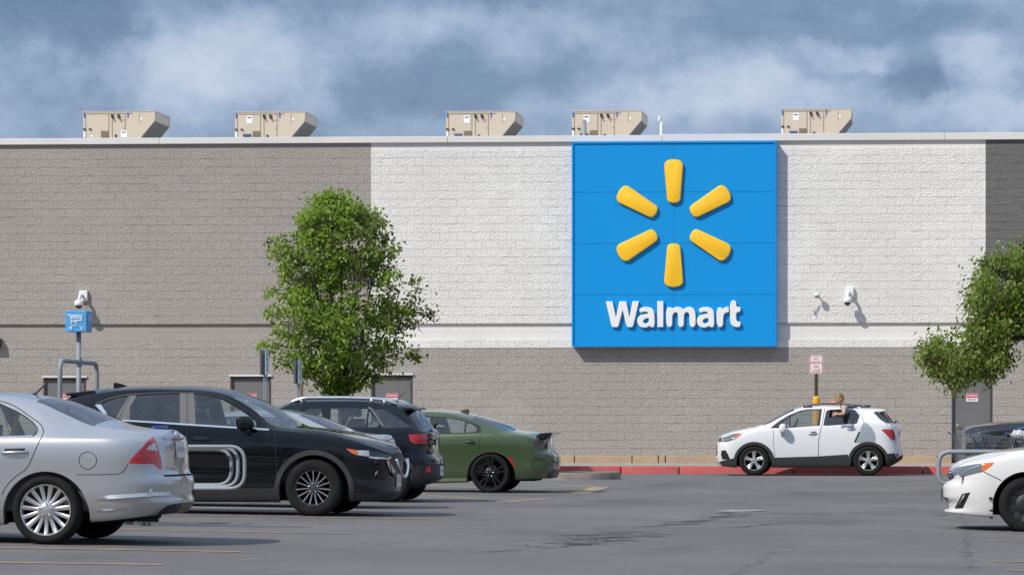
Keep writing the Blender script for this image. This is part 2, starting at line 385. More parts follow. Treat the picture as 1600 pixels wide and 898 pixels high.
# ================================================================== the store
def block_mat(name, col, rough_face=True, dark=None):
    m = bpy.data.materials.new(name); m.use_nodes = True; nt = m.node_tree; N, L = nt.nodes, nt.links
    p = N['Principled BSDF']; p.inputs['Roughness'].default_value = .85; p.inputs['Specular IOR Level'].default_value = .25
    tc = N.new('ShaderNodeTexCoord'); sp = N.new('ShaderNodeSeparateXYZ'); L.new(tc.outputs['Object'], sp.inputs[0])
    zz = N.new('ShaderNodeMath'); zz.operation = 'SUBTRACT'; zz.inputs[1].default_value = ZLEDGE % .2115; L.new(sp.outputs[2], zz.inputs[0])
    cb = N.new('ShaderNodeCombineXYZ'); L.new(sp.outputs[0], cb.inputs[0]); L.new(zz.outputs[0], cb.inputs[1])
    br = N.new('ShaderNodeTexBrick'); L.new(cb.outputs[0], br.inputs['Vector']); br.inputs['Scale'].default_value = 1
    br.inputs['Mortar Size'].default_value = .005 if rough_face else .004; br.inputs['Mortar Smooth'].default_value = .35
    br.inputs['Brick Width'].default_value = .43 if rough_face else 1.29; br.inputs['Row Height'].default_value = .2115; br.inputs['Bias'].default_value = 0
    br.inputs['Color1'].default_value = (0, 0, 0, 1); br.inputs['Color2'].default_value = (1, 1, 1, 1); br.inputs['Mortar'].default_value = (.5, .5, .5, 1)
    def noise(s, d, r, st=(1, 1, 1), rot=0):
        mp = N.new('ShaderNodeMapping'); mp.inputs['Scale'].default_value = st; mp.inputs['Rotation'].default_value = (0, rot, 0); L.new(tc.outputs['Object'], mp.inputs[0])
        n = N.new('ShaderNodeTexNoise'); n.inputs['Scale'].default_value = s; n.inputs['Detail'].default_value = d; n.inputs['Roughness'].default_value = r
        L.new(mp.outputs[0], n.inputs['Vector']); return n.outputs['Fac']
    def math_(op, a, b=None, c=None):
        n = N.new('ShaderNodeMath'); n.operation = op
        for i, v in enumerate((a, b, c)):
            if v is None: continue
            if isinstance(v, (int, float)): n.inputs[i].default_value = v
            else: L.new(v, n.inputs[i])
        return n.outputs[0]
    big = noise(.35, 4, .55); r1 = N.new('ShaderNodeMapRange'); r1.inputs[1].default_value = .35; r1.inputs[2].default_value = .65; L.new(big, r1.inputs[0])
    d = tuple(c * .90 for c in col) if dark is None else dark
    x = N.new('ShaderNodeMix'); x.data_type = 'RGBA'; x.inputs[6].default_value = (*col, 1); x.inputs[7].default_value = (*d, 1); L.new(r1.outputs[0], x.inputs[0])
    y = N.new('ShaderNodeMix'); y.data_type = 'RGBA'; L.new(x.outputs[2], y.inputs[6]); y.inputs[7].default_value = (*[c * .86 for c in col], 1)
    fb = math_('MULTIPLY', br.outputs['Color'], .55); L.new(fb, y.inputs[0])
    if rough_face:
        fr = math_('FRACT', math_('MULTIPLY', zz.outputs[0], 1 / .2115)); row = math_('GREATER_THAN', math_('ABSOLUTE', math_('SUBTRACT', fr, .5)), .468)
        mk = N.new('ShaderNodeMapRange'); mk.inputs[1].default_value = .54; mk.inputs[2].default_value = .64; L.new(noise(1.5, 3, .6, (1, 1, 3.2)), mk.inputs[0])
        row = math_('MULTIPLY', row, math_('ADD', math_('MULTIPLY', mk.outputs[0], .85), .07))
        vm = N.new('ShaderNodeMapRange'); vm.inputs[1].default_value = .5; vm.inputs[2].default_value = .62; L.new(noise(3.1, 2, .6), vm.inputs[0])
        joint = math_('MAXIMUM', math_('MULTIPLY', row, .70), math_('MULTIPLY', math_('MULTIPLY', br.outputs['Fac'], vm.outputs[0]), .5))
    else: joint = math_('MULTIPLY', br.outputs['Fac'], .35)
    z = N.new('ShaderNodeMix'); z.data_type = 'RGBA'; L.new(y.outputs[2], z.inputs[6]); z.inputs[7].default_value = (*[c * .45 for c in col], 1); L.new(joint, z.inputs[0])
    L.new(z.outputs[2], p.inputs['Base Color'])
    if rough_face:
        vo = N.new('ShaderNodeTexVoronoi'); vo.inputs['Scale'].default_value = 24; L.new(tc.outputs['Object'], vo.inputs['Vector'])
        h = math_('ADD', math_('MULTIPLY', noise(17, 5, .68, (1, 1, 1.5), .7), 1.3), math_('MULTIPLY', vo.outputs['Distance'], .40))
        h = math_('ADD', h, math_('MULTIPLY', noise(48, 3, .6), .30))
        h = math_('ADD', h, math_('MULTIPLY', br.outputs['Color'], .22))
        h = math_('SUBTRACT', h, math_('MULTIPLY', br.outputs['Fac'], .30)); h = math_('SUBTRACT', h, math_('MULTIPLY', row, .55))
        dist, st = .025, 1.0
    else:
        h = math_('SUBTRACT', math_('MULTIPLY', noise(40, 3, .5), .25), math_('MULTIPLY', br.outputs['Fac'], .4)); dist, st = .012, .6
    b = N.new('ShaderNodeBump'); b.inputs['Strength'].default_value = st; b.inputs['Distance'].default_value = dist
    L.new(h, b.inputs['Height']); L.new(b.outputs[0], p.inputs['Normal']); return m
def Z(py, px=1053, Y=None): return P(px, py, Y or YW).z
def X(px, py=450, Y=None): return P(px, py, Y or YW).x
ZLEDGE = Z(505)
TAUPE, WHITE, GREY = (.415, .374, .336), (.86, .832, .78), (.175, .168, .162)
MB_T, MB_W, MB_G = block_mat('taupe_split_face_block', TAUPE), block_mat('white_split_face_block', WHITE), block_mat('grey_split_face_block', GREY)
MS_T, MS_W, MS_G = block_mat('taupe_smooth_block', [c * .90 for c in TAUPE], False), block_mat('white_smooth_block', [c * .93 for c in WHITE], False), block_mat('grey_smooth_block', GREY, False)
M_COP = mat('coping_metal', (.70, .675, .64), .5, noise=(.8, .5, (.62, .60, .57)))
M_DOOR = mat('grey_door_paint', (.145, .141, .141), .55, noise=(2, .5, (.13, .127, .127)))
M_FRAME = mat('dark_door_frame', (.045, .042, .04), .5)
M_DARK = mat('dark_steel', (.03, .03, .032), .45)

store = thing('store_building', 'long big box store with taupe and white split face block walls', 'building', (0, YW, zs))
def part(name, bm, mats, parent=store, sm=None):        # part built in world coordinates of the store
    o = obj(name, fix(bm), mats, parent); o.location = (-parent.location) if parent is store else (0, 0, 0)
    if sm: smooth(o, sm)
    return o
XL, XR, XB, XC = -46.0, 26.0, X(580), X(1540)
ztop, zc, zsm, zl, zb2, zwh, zf = Z(211.5), Z(220.3), Z(233), Z(505), Z(531), Z(542.5), Z(711.5)
door_px = [(68, 135, 590), (360, 424, 588), (580, 645, 586), (1487, 1551, 584)]
doors = [(X(a), X(b), Z(t, a)) for a, b, t in door_px]
for (a, b, mr, msm) in ((XL, XB, MB_T, MS_T), (XB, XC, MB_W, MS_W), (XC, XR, MB_G, MS_G)):
    bm = bmesh.new(); box(bm, a, b, YW, YW + .3, zsm, zc); part('smooth_course', bm, msm)
    bm = bmesh.new(); box(bm, a, b, YW - .035, YW + .3, zl, zsm - .001); part('wall', bm, mr)
    bm = bmesh.new(); box(bm, a, b, YW + .03, YW + .3, zb2 + .001, zl - .001); part('smooth_course', bm, msm)
bm = bmesh.new(); box(bm, XB, XC, YW - .012, YW + .3, zwh + .001, zb2); part('wall', bm, MB_W)
bm = bmesh.new(); box(bm, XL, XB, YW - .012, YW + .3, zwh + .001, zb2); part('wall', bm, MB_T)
bm = bmesh.new(); box(bm, XC, XR, YW - .012, YW + .3, zwh + .001, zb2); part('wall', bm, MB_T)
bm = bmesh.new(); xe = [XL] + [v for d in doors for v in d[:2]] + [XR]
for i in range(0, len(xe), 2): box(bm, xe[i], xe[i + 1], YW - .012, YW + .3, zf, zwh)
for d in doors: box(bm, d[0], d[1], YW - .012, YW + .3, d[2], zwh)
part('wall', bm, MB_T)
# footing along the sidewalk, cracked into lengths
bm = bmesh.new(); ft = sorted([X(p) for p in (-300, -60, 220, 470, 700, 898, 988, 1029, 1040, 1180, 1300, 1400, 1465)])
ft = [(a + .012, b - .012) for a, b in zip([XL] + ft, ft + [XR])]
out = []
for a, b in ft:
    segs = [(a, b)]
    for d in doors:
        ns = []
        for s in segs:
            if d[1] <= s[0] or d[0] >= s[1]: ns.append(s)
            else:
                if d[0] > s[0]: ns.append((s[0], d[0]))
                if d[1] < s[1]: ns.append((d[1], s[1]))
        segs = ns
    out += segs
for a, b in out:
    bm = bmesh.new(); box(bm, a, b, YW - .07, YW + .28, zs - .1, zf - .002, .015); part('footing', bm, M_FOOT)
# coping in lengths; a slight step in the right half as in the real flashing
for a, b in ((XL, X(250)), (X(250), X(700)), (X(700), X(1035)), (X(1035), X(1476)), (X(1476), XR)):
    k = .0 if a < X(1000) else .02
    bm = bmesh.new(); box(bm, a + .004, b - .004, YW - .09, YW + .45, zc - .015, ztop + k, .01); part('coping', bm, M_COP)
bm = bmesh.new(); box(bm, XL, XR, YW + .301, YW + 60, Z(260), Z(240)); part('roof', bm, mat('roof_membrane', (.55, .54, .52), .8))
bm = bmesh.new(); box(bm, XL, XL + .3, YW + .301, YW + 60, 0, Z(261)); box(bm, XR - .3, XR, YW + .301, YW + 60, 0, Z(261)); box(bm, XL + .301, XR - .301, YW + 59.7, YW + 60, 0, Z(261)); part('wall', bm, MB_T)
for i, (a, b, t) in enumerate(doors):
    bm = bmesh.new(); f = .055
    box(bm, a + f, b - f, YW + .045, YW + .09, zs, t - f)
    d = part('door', bm, M_DOOR)
    bm = bmesh.new()
    for q in ((a, a + f - .002, zs, t), (b - f + .002, b, zs, t)): box(bm, q[0], q[1], YW - .005, YW + .12, q[2], q[3] - .001)
    box(bm, a + f - .001, b - f + .001, YW - .005, YW + .12, t - f + .002, t - .001)
    o = obj('frame', fix(bm), M_FRAME, d)
    bm = bmesh.new(); box(bm, a - .02, b + .02, YW - .07, YW - .013, t + .002, t + .045, .006)
    o = obj('drip_cap', fix(bm), M_COP, d)
    for hz in (t - .25, zs + 1.05, zs + .3):
        bm = bmesh.new(); tube(bm, [(b - f + .005, YW + .03, hz - .07), (b - f + .005, YW + .03, hz + .07)], .018, 8); obj('hinge', fix(bm), M_DARK, d)
    bm = bmesh.new(); tube(bm, [(a + f + .07, YW + .02, zs + .95), (a + f + .07, YW - .02, zs + .95), (a + f + .17, YW - .02, zs + .95)], .014, 8)
    box(bm, a + f + .04, a + f + .10, YW + .03, YW + .044, zs + .87, zs + 1.05); obj('handle', fix(bm), mat('steel_handle', (.5, .5, .5), .35, 1.0), d)
    # notice screwed on the door
    names = ['red and white notice on the left door behind the cart return sign', 'red and white notice on the door behind the black parked car', 'red and white notice on the door behind the tree', 'red and white notice reading DO NOT BLOCK on the door under the right tree']
    cx = (a + b) / 2; z1 = Z(614.5, px=door_px[i][0]); z0 = Z(627, px=door_px[i][0])
    s = thing('door_sign', names[i], 'notice', (cx, YW + .04, z0))
    w = .148; h = z1 - z0
    bm = bmesh.new(); box(bm, -w, w, -.004, .004, 0, h); box(bm, -w + .006, w - .006, -.0065, -.0042, h * .48, h - .006, mi=1)
    add_text(bm, 'DO NOT BLOCK', h * .34, 0, -.0085, h * .72, 0, .50, .0015); add_text(bm, 'FIRE EXIT', h * .36, 0, -.0065, h * .23, 2, .78, .001)
    obj('panel', bm, [mat('sign_white', (.8, .78, .78), .4), mat('sign_red', (.55, .025, .045), .4), mat('sign_dark_red', (.3, .05, .06), .5)], s)

# ------------------------------------------------------------------ the big blue sign
YS = YW - .30
def S(px, py, Y=None): p = P(px, py, Y or YS); return (p.x, p.z)
M_BLUE = mat('sign_blue', (.003, .27, .665), .42, spec=.3, noise=(.5, .3, (.004, .282, .68)))
M_SPARK = mat('spark_yellow', (.95, .535, .018), .38, coat=.15)
M_LET = mat('letter_white', (.80, .79, .78), .4)
bs = thing('store_sign', 'large square blue store sign with yellow spark and white lettering', 'sign', (X(1053), YW, Z(541)))
def spart(name, bm, m, sm=None):
    o = obj(name, fix(bm), m, bs); o.location = -bs.location
    if sm: smooth(o, sm)
    return o
(x0, z1), (x1, z0) = S(893.5, 222), S(1213.5, 541)
xm = S(1053, 300)[0]; rows = [z0 + .05] + [S(1053, q)[1] for q in (460, 380, 300)] + [z1 - .05]
bm = bmesh.new(); box(bm, x0 + .05, x1 - .05, YS + .012, YW + .02, z0 + .05, z1 - .05, mi=1)
for a, b in ((x0 + .05, xm), (xm, x1 - .05)):
    for c, d in zip(rows, rows[1:]): box(bm, a + .0035, b - .0035, YS, YS + .0118, c + .0045, d - .0045)
spart('face_panel', bm, [M_BLUE, mat('sign_seam', (.002, .17, .46), .6)])
bm = bmesh.new(); e = .0495
box(bm, x0, x0 + e, YS - .03, YW + .02, z0, z1, .006); box(bm, x1 - e, x1, YS - .03, YW + .02, z0, z1, .006)
box(bm, x0 + e + .001, x1 - e - .001, YS - .03, YW + .02, z0, z0 + e, .006); box(bm, x0 + e + .001, x1 - e - .001, YS - .03, YW + .02, z1 - e, z1, .006)
spart('frame', bm, M_BLUE)
cx, cz = S(1053, 349); sc = 61.5 * (YW / YS)
for k in range(6):
    a = rad(90 + 60 * k); r0, r1, w0, w1 = 31.5 / sc, 99.5 / sc, 10.4 / sc, 14.8 / sc
    pts = []
    for t in np.linspace(0, math.pi, 13): pts.append((r1 - 10.5 / sc + 10.5 / sc * sin(t) ** .9, -w1 * (abs(cos(t)) ** .78) * (1 if cos(t) < 0 else -1)))
    for t in np.linspace(0, math.pi, 11): pts.append((r0 + 7.5 / sc - 7.5 / sc * sin(t) ** .9, -w0 * (abs(cos(t)) ** .78) * (1 if cos(t) > 0 else -1)))
    poly = [(cx + u * cos(a) - v * sin(a), cz + u * sin(a) + v * cos(a)) for u, v in pts]
    cl = [poly[0]]
    for q in poly[1:]:
        if (q[0] - cl[-1][0]) ** 2 + (q[1] - cl[-1][1]) ** 2 > 1e-5: cl.append(q)
    bm = bmesh.new(); prism(bm, cl, YS - .085, YS - .004, bev=.022); spart('spark_petal', bm, M_SPARK, 50)
def poly_px(pts, ox, oy, s): return [S(ox + x / s, oy + y / s) for x, y in pts]
def chaikin(p, n=1, closed=True):
    for _ in range(n):
        q = []
        m_ = len(p)
        for i in range(m_ if closed else m_ - 1):
            a, b = Vector(p[i]), Vector(p[(i + 1) % m_]); q += [a * .75 + b * .25, a * .25 + b * .75]
        if not closed: q = [Vector(p[0])] + q + [Vector(p[-1])]
        p = q
    return [tuple(v) for v in p]
W_ = [(95, 143), (222, 143), (292, 480), (368, 143), (497, 143), (563, 480), (632, 140), (752, 140), (645, 595), (632, 635), (605, 655), (545, 655), (515, 640), (500, 600), (428, 300), (352, 600), (338, 640), (315, 655), (245, 655), (215, 640), (200, 600)]
A_o = [(757, 305), (790, 278), (840, 260), (905, 253), (965, 260), (1015, 282), (1047, 322), (1062, 385), (1068, 655), (985, 655), (968, 622), (935, 648), (890, 664), (835, 664), (785, 648), (745, 612), (722, 555), (725, 495), (750, 448), (800, 415), (870, 397), (945, 390), (938, 362), (912, 345), (870, 342), (825, 350), (785, 368)]
A_h = [(955, 470), (900, 476), (855, 495), (832, 530), (842, 565), (875, 586), (915, 582), (945, 560), (957, 525)]
L_o = [(1125, 140), (1240, 140), (1240, 652), (1125, 652)]
M_o = [(372, 725), (372, 452), (450, 452), (453, 478), (480, 456), (520, 445), (560, 447), (592, 462), (612, 486), (640, 460), (680, 446), (725, 450), (758, 472), (776, 510), (782, 565), (782, 725), (700, 725), (700, 570), (692, 535), (672, 518), (645, 520), (626, 540), (618, 580), (618, 725), (540, 725), (540, 575), (532, 535), (512, 518), (484, 524), (463, 550), (455, 590), (455, 725)]
R_o = [(1080, 725), (1080, 455), (1155, 455), (1162, 492), (1185, 460), (1215, 446), (1248, 446), (1248, 522), (1215, 522), (1185, 540), (1170, 575), (1168, 725)]
T_o = [(1268, 360), (1352, 355), (1352, 448), (1412, 442), (1412, 515), (1352, 518), (1352, 610), (1360, 645), (1385, 655), (1412, 650), (1412, 718), (1370, 728), (1325, 722), (1290, 700), (1272, 660), (1268, 610)]
sh = (1089.6 - 996.5)
SA = lambda pts, dx=0: [S(940 + x / 12.825 + dx, 460 + y / 12.825) for x, y in pts]
SB = lambda pts: [S(1000 + x / 8.981, 430 + y / 8.981) for x, y in pts]
def letter(outer, hole=None, rounded=True):
    cu = bpy.data.curves.new('letter', 'CURVE'); cu.dimensions = '2D'; cu.fill_mode = 'BOTH'; cu.extrude = .026; cu.bevel_depth = .014; cu.bevel_resolution = 2; cu.offset = -.010
    for pl in [outer] + ([hole] if hole else []):
        sp = cu.splines.new('POLY'); sp.points.add(len(pl) - 1); sp.use_cyclic_u = True
        for q, v in zip(sp.points, pl): q.co = (v[0], v[1], 0, 1)
    o = bpy.data.objects.new('letter', cu); COL.objects.link(o)
    me = bpy.data.meshes.new_from_object(o.evaluated_get(bpy.context.evaluated_depsgraph_get())); bpy.data.objects.remove(o); bpy.data.curves.remove(cu)
    me.transform(Matrix.Translation((0, YS - .044, 0)) @ Matrix.Rotation(rad(90), 4, 'X'))
    o = obj('letter', me, M_LET, bs); o.location = -bs.location; smooth(o, 35)
letter(SA(W_)); letter(chaikin(SA(A_o), 1), chaikin(SA(A_h), 2)); letter(SA(L_o)); letter(chaikin(SB(M_o), 1)); letter(chaikin(SA(A_o, sh), 1), chaikin(SA(A_h, sh), 2)); letter(chaikin(SB(R_o), 1)); letter(chaikin(SB(T_o), 1))

# ------------------------------------------------------------------ rooftop units
M_TAN = mat('unit_tan_paint', (.60, .51, .395), .5, noise=(1.2, .5, (.56, .475, .365)))
M_TAN2 = mat('unit_hood_metal', (.50, .46, .40), .5)
M_MESH = mat('hood_filter', (.17, .165, .15), .7, noise=(60, .7, (.10, .10, .09)))
M_LBLUE, M_LWHT, M_LGREY = mat('label_blue', (.02, .10, .42), .5), mat('label_white', (.82, .82, .82), .5), mat('label_grey', (.35, .35, .36), .5)
YU = YW + 3.2
def roof_unit(px, py, wide, label, sticker, pipes):
    p0 = P(px, py, YU); s = F / (YU / ray(px, py).y)       # px per metre there
    W = 113.0 * wide / s; D = 1.65; zr = Z(240); H = p0.z - zr
    u = thing('rooftop_unit', label, 'air conditioner', (p0.x, YU, zr), 'air handling units on the store roof')
    q = lambda x, y: (x / s, H - y / s)                     # px from the top left corner
    ax = W * s
    # body: front, top, back
    poly = [(0, 0), (0, H), (W, H), q(ax, 14), q(ax - 21, 39), (q(ax - 27, 50)[0], 0)]
    bm = bmesh.new(); fs = prism(bm, poly, 0, D)
    for f in fs:
        if f.normal.z < -.2 and f.normal.x > .2: f.material_index = 1
    bm.normal_update()
    o = obj('cabinet', fix(bm), [M_TAN, M_MESH], u)
    for f in o.data.polygons:
        if f.normal.x > .3 and f.normal.z < -.2: f.material_index = 1
        elif f.normal.x > .8: f.material_index = 0
    bm = bmesh.new(); e = .03
    for a, b in ((1, 2), ):
        pass
    box(bm, -.012, W + .012, -.012, D + .012, H + .001, H + .025, .004)
    obj('lid', fix(bm), M_TAN2, u)
    bm = bmesh.new()                                        # panel seams and folded edges
    for x in (4, 40.5, 46, 66.5): box(bm, x / s - .008, x / s + .008, -.006, -.001, 0, H - .04)
    box(bm, .06, 78 / s, -.005, -.001, H - 3.4 / s, H - 2.2 / s)
    for x in (66.5, 89): box(bm, x / s - .004, x / s + .004, -.0065, -.001, H - 17 / s, H - 2.4 / s)
    obj('seam', fix(bm), mat('unit_seam', (.24, .19, .13), .6), u)
    for (x, y) in ((2.2, 5.2), (71, 5.2)):                   # blue arrows
        bm = bmesh.new(); X0, Z0 = q(x, y); a = 1.9 / s
        prism(bm, [(X0 - a, Z0 + a), (X0, Z0 + 2.6 * a), (X0 + a, Z0 + a), (X0 + .55 * a, Z0 + a), (X0 + .55 * a, Z0 - 2 * a), (X0 - .55 * a, Z0 - 2 * a), (X0 - .55 * a, Z0 + a)], -.006, -.001)
        obj('arrow_label', fix(bm), M_LBLUE, u)
    bm = bmesh.new()
    def lab(x, y, w, h, mi=0): X0, Z0 = q(x, y); box(bm, X0, X0 + w / s, -.008, -.002, Z0 - h / s, Z0, mi=mi)
    if sticker: lab(28 if sticker == 1 else 18.5, 5.5, 9.5, 12); lab(29.5 if sticker == 1 else 20, 7.5, 6, 1.6, 1)
    else: lab(60, 29, 10, 11); lab(61.5, 31, 6, 1.5, 1)
    lab(60, 11.2, 10, 1.4, 2); lab(90, 9, 3.5, 4.2); lab(63, 24.5, 4.2, .8, 1); lab(0.6, 30, 3.0, 9.5); lab(12, 36, 4, 3)
    obj('label', fix(bm), [M_LWHT, M_LGREY, mat('label_pink', (.6, .35, .33), .5)], u)
    bm = bmesh.new()
    for x in (46.2, 56.3):                                   # latches
        X0, Z0 = q(x, 6); tube(bm, [(X0 - .02, -.05, Z0), (X0, -.05, Z0 - 2 / s), (X0 + .03, -.05, Z0 - 5 / s)], .022, 6); box(bm, X0 - .03, X0 + .03, -.05, -.001, Z0 - .02, Z0 + .03)
    for x, y in ((2, 26.5), (11, 26.5)): X0, Z0 = q(x, y); ellipsoid(bm, (X0, -.02, Z0), (.045, .03, .02), 8, 6)
    X0, Z0 = q(51.5, 37); lathe_c = [(1.9 / s, -.015), (1.9 / s, 0)]
    ellipsoid(bm, (X0, -.005, Z0), (.036, .03, .036), 10, 8)
    obj('latch', fix(bm), M_DARK, u)
    bm = bmesh.new()
    for k in range(6): X0, Z0 = q(28, 29.5 + k * 1.8); box(bm, X0, X0 + 11.5 / s, -.02, -.002, Z0 - 1.0 / s, Z0)
    obj('louvre', fix(bm), mat('louvre_metal', (.27, .23, .17), .6), u)
    bm = bmesh.new(); X0, Z0 = q(68, -1.5); tube(bm, [(X0 - .08, .3, H + .02), (X0 - .05, .3, H + .07), (X0 + .1, .3, H + .05)], .012, 6); obj('lifting_hook', fix(bm), M_LGREY, u)
    if pipes:
        bm = bmesh.new()
        for k in range(4): X0, Z0 = q(13 + 3.4 * k, 33.5); box(bm, X0, X0 + .032, -.03, -.002, Z0 - 7 / s, Z0, .004)
        obj('valve', fix(bm), [mat('valve_blue', (.03, .08, .25), .5)], u)
    bm = bmesh.new()                                        # rim of the intake hood
    a, b, c = q(ax, 0), q(ax, 14), q(ax - 21, 39)
    for y in (-.004, D + .004): tube(bm, [(a[0], y, a[1]), (b[0], y, b[1]), (c[0], y, c[1])], .012, 6)
    tube(bm, [(b[0], 0, b[1]), (b[0], D, b[1])], .014, 6); obj('hood_rim', fix(bm), M_TAN2, u)
roof_unit(130, 175.5, 1.0, 'tan rooftop air unit at the far left without an upper white sheet', 0, False)
roof_unit(367, 176, .975, 'tan rooftop air unit above the wall left of the round tree', 2, True)
roof_unit(697, 175.5, .955, 'tan rooftop air unit over the white wall left of the blue sign', 1, True)
roof_unit(893.5, 174.5, .965, 'tan rooftop air unit with a grey pipe above the blue sign left corner', 2, True)
roof_unit(1220.5, 171.3, .965, 'tan rooftop air unit furthest right on the roof beyond the blue sign', 2, True)
p = P(1033, 213, YU); bm = bmesh.new(); k = 1 / 58.
tube(bm, [(0, 0, -.8), (0, 0, 22 * k)], .035, 8); tube(bm, [(-.05, 0, 21 * k), (-.05, 0, 31 * k)], .03, 8); tube(bm, [(-.08, 0, 22 * k), (.08, 0, 21 * k)], .018, 6); tube(bm, [(-.05, -.06, 24 * k), (-.05, .2, 24 * k)], .014, 6)
o = obj('antenna_mast', fix(bm), mat('white_mast', (.75, .75, .76), .5), None, p); tag(o, 'thin white antenna mast on the roof above the blue sign', 'antenna')
p = P(913, 213, YU - .6); bm = bmesh.new(); tube(bm, [(0, 0, -.8), (0, 0, 22 * k)], .055, 10); tube(bm, [(0, 0, 22 * k), (0, 0, 25 * k)], [.055, .03], 10)
o = obj('vent_pipe', fix(bm), mat('vent_grey', (.26, .27, .28), .55), None, p); tag(o, 'short grey vent pipe in front of a rooftop unit', 'pipe')

# ------------------------------------------------------------------ things on the wall
M_CAMW = mat('camera_white', (.78, .78, .78), .35)
def dome_cam(px, py, label):
    p = P(px, py, YW - .04); c = thing('security_camera', label, 'camera', p, 'white dome cameras on the store wall')
    bm = bmesh.new(); box(bm, -.09, .13, -.10, .0, -.12, .15, .02); obj('wall_plate', fix(bm), M_CAMW, c)
    bm = bmesh.new(); tube(bm, arc_path([(.0, -.08, .02), (.0, -.30, .02), (-.02, -.34, -.12)], .1), .04, 10); obj('arm', fix(bm), M_CAMW, c)
    bm = bmesh.new(); lathe(bm, [(.0, -.10), (.06, -.10), (.11, -.14), (.115, -.22), (.10, -.245)], 20, 'z'); bmesh.ops.translate(bm, verts=bm.verts, vec=(-.02, -.34, 0)); o = obj('housing', fix(bm), M_CAMW, c)
    bm = bmesh.new(); ellipsoid(bm, (-.02, -.34, -.245), (.085, .085, .09), 16, 10); obj('dome', fix(bm), mat('dome_black', (.012, .012, .014), .08, coat=1), c)
dome_cam(130, 463, 'white dome camera on the taupe wall above the cart return sign')
dome_cam(1326, 458, 'white dome camera on the white wall above the parked white car')
p = P(1277, 463.5, YW - .04); c = thing('wall_sensor', 'small white sensor with loose wire on the white wall', 'sensor', p)
bm = bmesh.new(); lathe(bm, [(0, .06), (.07, .06), (.075, 0), (.07, -.02), (0, -.02)], 18, 'z'); bmesh.ops.translate(bm, verts=bm.verts, vec=(0, -.22, .03)); obj('housing', fix(bm), M_CAMW, c)
bm = bmesh.new(); lathe(bm, [(.055, -.02), (.04, -.07), (0, -.08)], 16, 'z'); bmesh.ops.translate(bm, verts=bm.verts, vec=(0, -.22, .03)); tube(bm, [(0, 0, .06), (0, -.2, .06)], .02, 8); obj('lens', fix(bm), M_LGREY, c)
bm = bmesh.new(); tube(bm, [(.06, -.01, -.22), (-.02, -.03, -.32), (-.10, -.04, -.38), (-.05, -.04, -.47), (-.08, -.03, -.33)], .011, 6); obj('wire', fix(bm), M_LGREY, c)
p = P(-4, 533, YW - .02); c = thing('wall_light', 'black wall pack light at the left edge of the wall', 'lamp', p)
bm = bmesh.new(); prism(bm, [(-.2, .1), (.06, .14), (.115, -.12), (.10, -.15), (-.2, -.15)], -.22, 0, bev=.02); obj('housing', fix(bm), M_DARK, c)
bm = bmesh.new(); box(bm, -.16, .06, -.2, -.02, -.158, -.151); obj('lens', fix(bm), M_LGREY, c)

# ------------------------------------------------------------------ fire lane sign in its yellow bollard
YF = YK + .75
p = P(1275.5, 728, YF); fl = thing('fire_lane_sign', 'white and red NO PARKING FIRE LANE sign on a post in a yellow bollard', 'sign', (p.x, YF, zs))
def zf_(py): return P(1275.5, py, YF).z - zs
bm = bmesh.new(); r = .088; zt = zf_(618.2); lathe(bm, [(r, 0), (r, zt - .09), (r * .93, zt - .045), (r * .7, zt - .012), (.001, zt)], 20, 'z'); obj('bollard', fix(bm), mat('bollard_yellow', (.78, .36, .012), .45), fl)
bm = bmesh.new(); box(bm, -.043, -.012, -.02, .02, zt - .05, zf_(556)); box(bm, -.012, .012, -.012, -.006, zt - .05, zf_(556), mi=1); box(bm, .012, .043, -.02, .02, zt - .05, zf_(556))
for kk in range(9): box(bm, -.008, .008, -.0135, -.0122, zt + .06 + kk * .06, zt + .085 + kk * .06, mi=2)
obj('post', fix(bm), [mat('bronze_post', (.085, .07, .05), .5), mat('bronze_dark', (.02, .018, .014), .6), M_DARK], fl)
z0, z1 = zf_(584), zf_(554.6); w = .158; h = z1 - z0
def rrect(x0, x1, z0, z1, r, n=5):
    pts = []
    for cx_, cz_, a0 in ((x1 - r, z1 - r, 0), (x0 + r, z1 - r, 90), (x0 + r, z0 + r, 180), (x1 - r, z0 + r, 270)):
        for k in range(n + 1): t = rad(a0 + 90 * k / n); pts.append((cx_ + r * cos(t), cz_ + r * sin(t)))
    return pts
bm = bmesh.new(); prism(bm, rrect(-w, w, z0, z1, .03), -.032, -.027); prism(bm, rrect(-w + .008, w - .008, z0 + .008, z1 - .008, .026), -.034, -.0322, mi=1); prism(bm, rrect(-w + .026, w - .026, z0 + .026, z1 - .026, .015), -.036, -.0342)
for t_, zz_, sx in (('NO', .80, .95), ('PARKING', .595, .62), ('FIRE', .375, .85), ('LANE', .165, .85)): add_text(bm, t_, .098, 0, -.0375, z0 + h * zz_, 1, sx, .002)
for zz_ in (.055, .945): ellipsoid(bm, (0, -.036, z0 + h * zz_), (.008, .004, .008), 8, 6, 2)
obj('panel', bm, [mat('panel_white', (.76, .76, .77), .45), mat('panel_red', (.55, .09, .10), .5), M_DARK], fl)
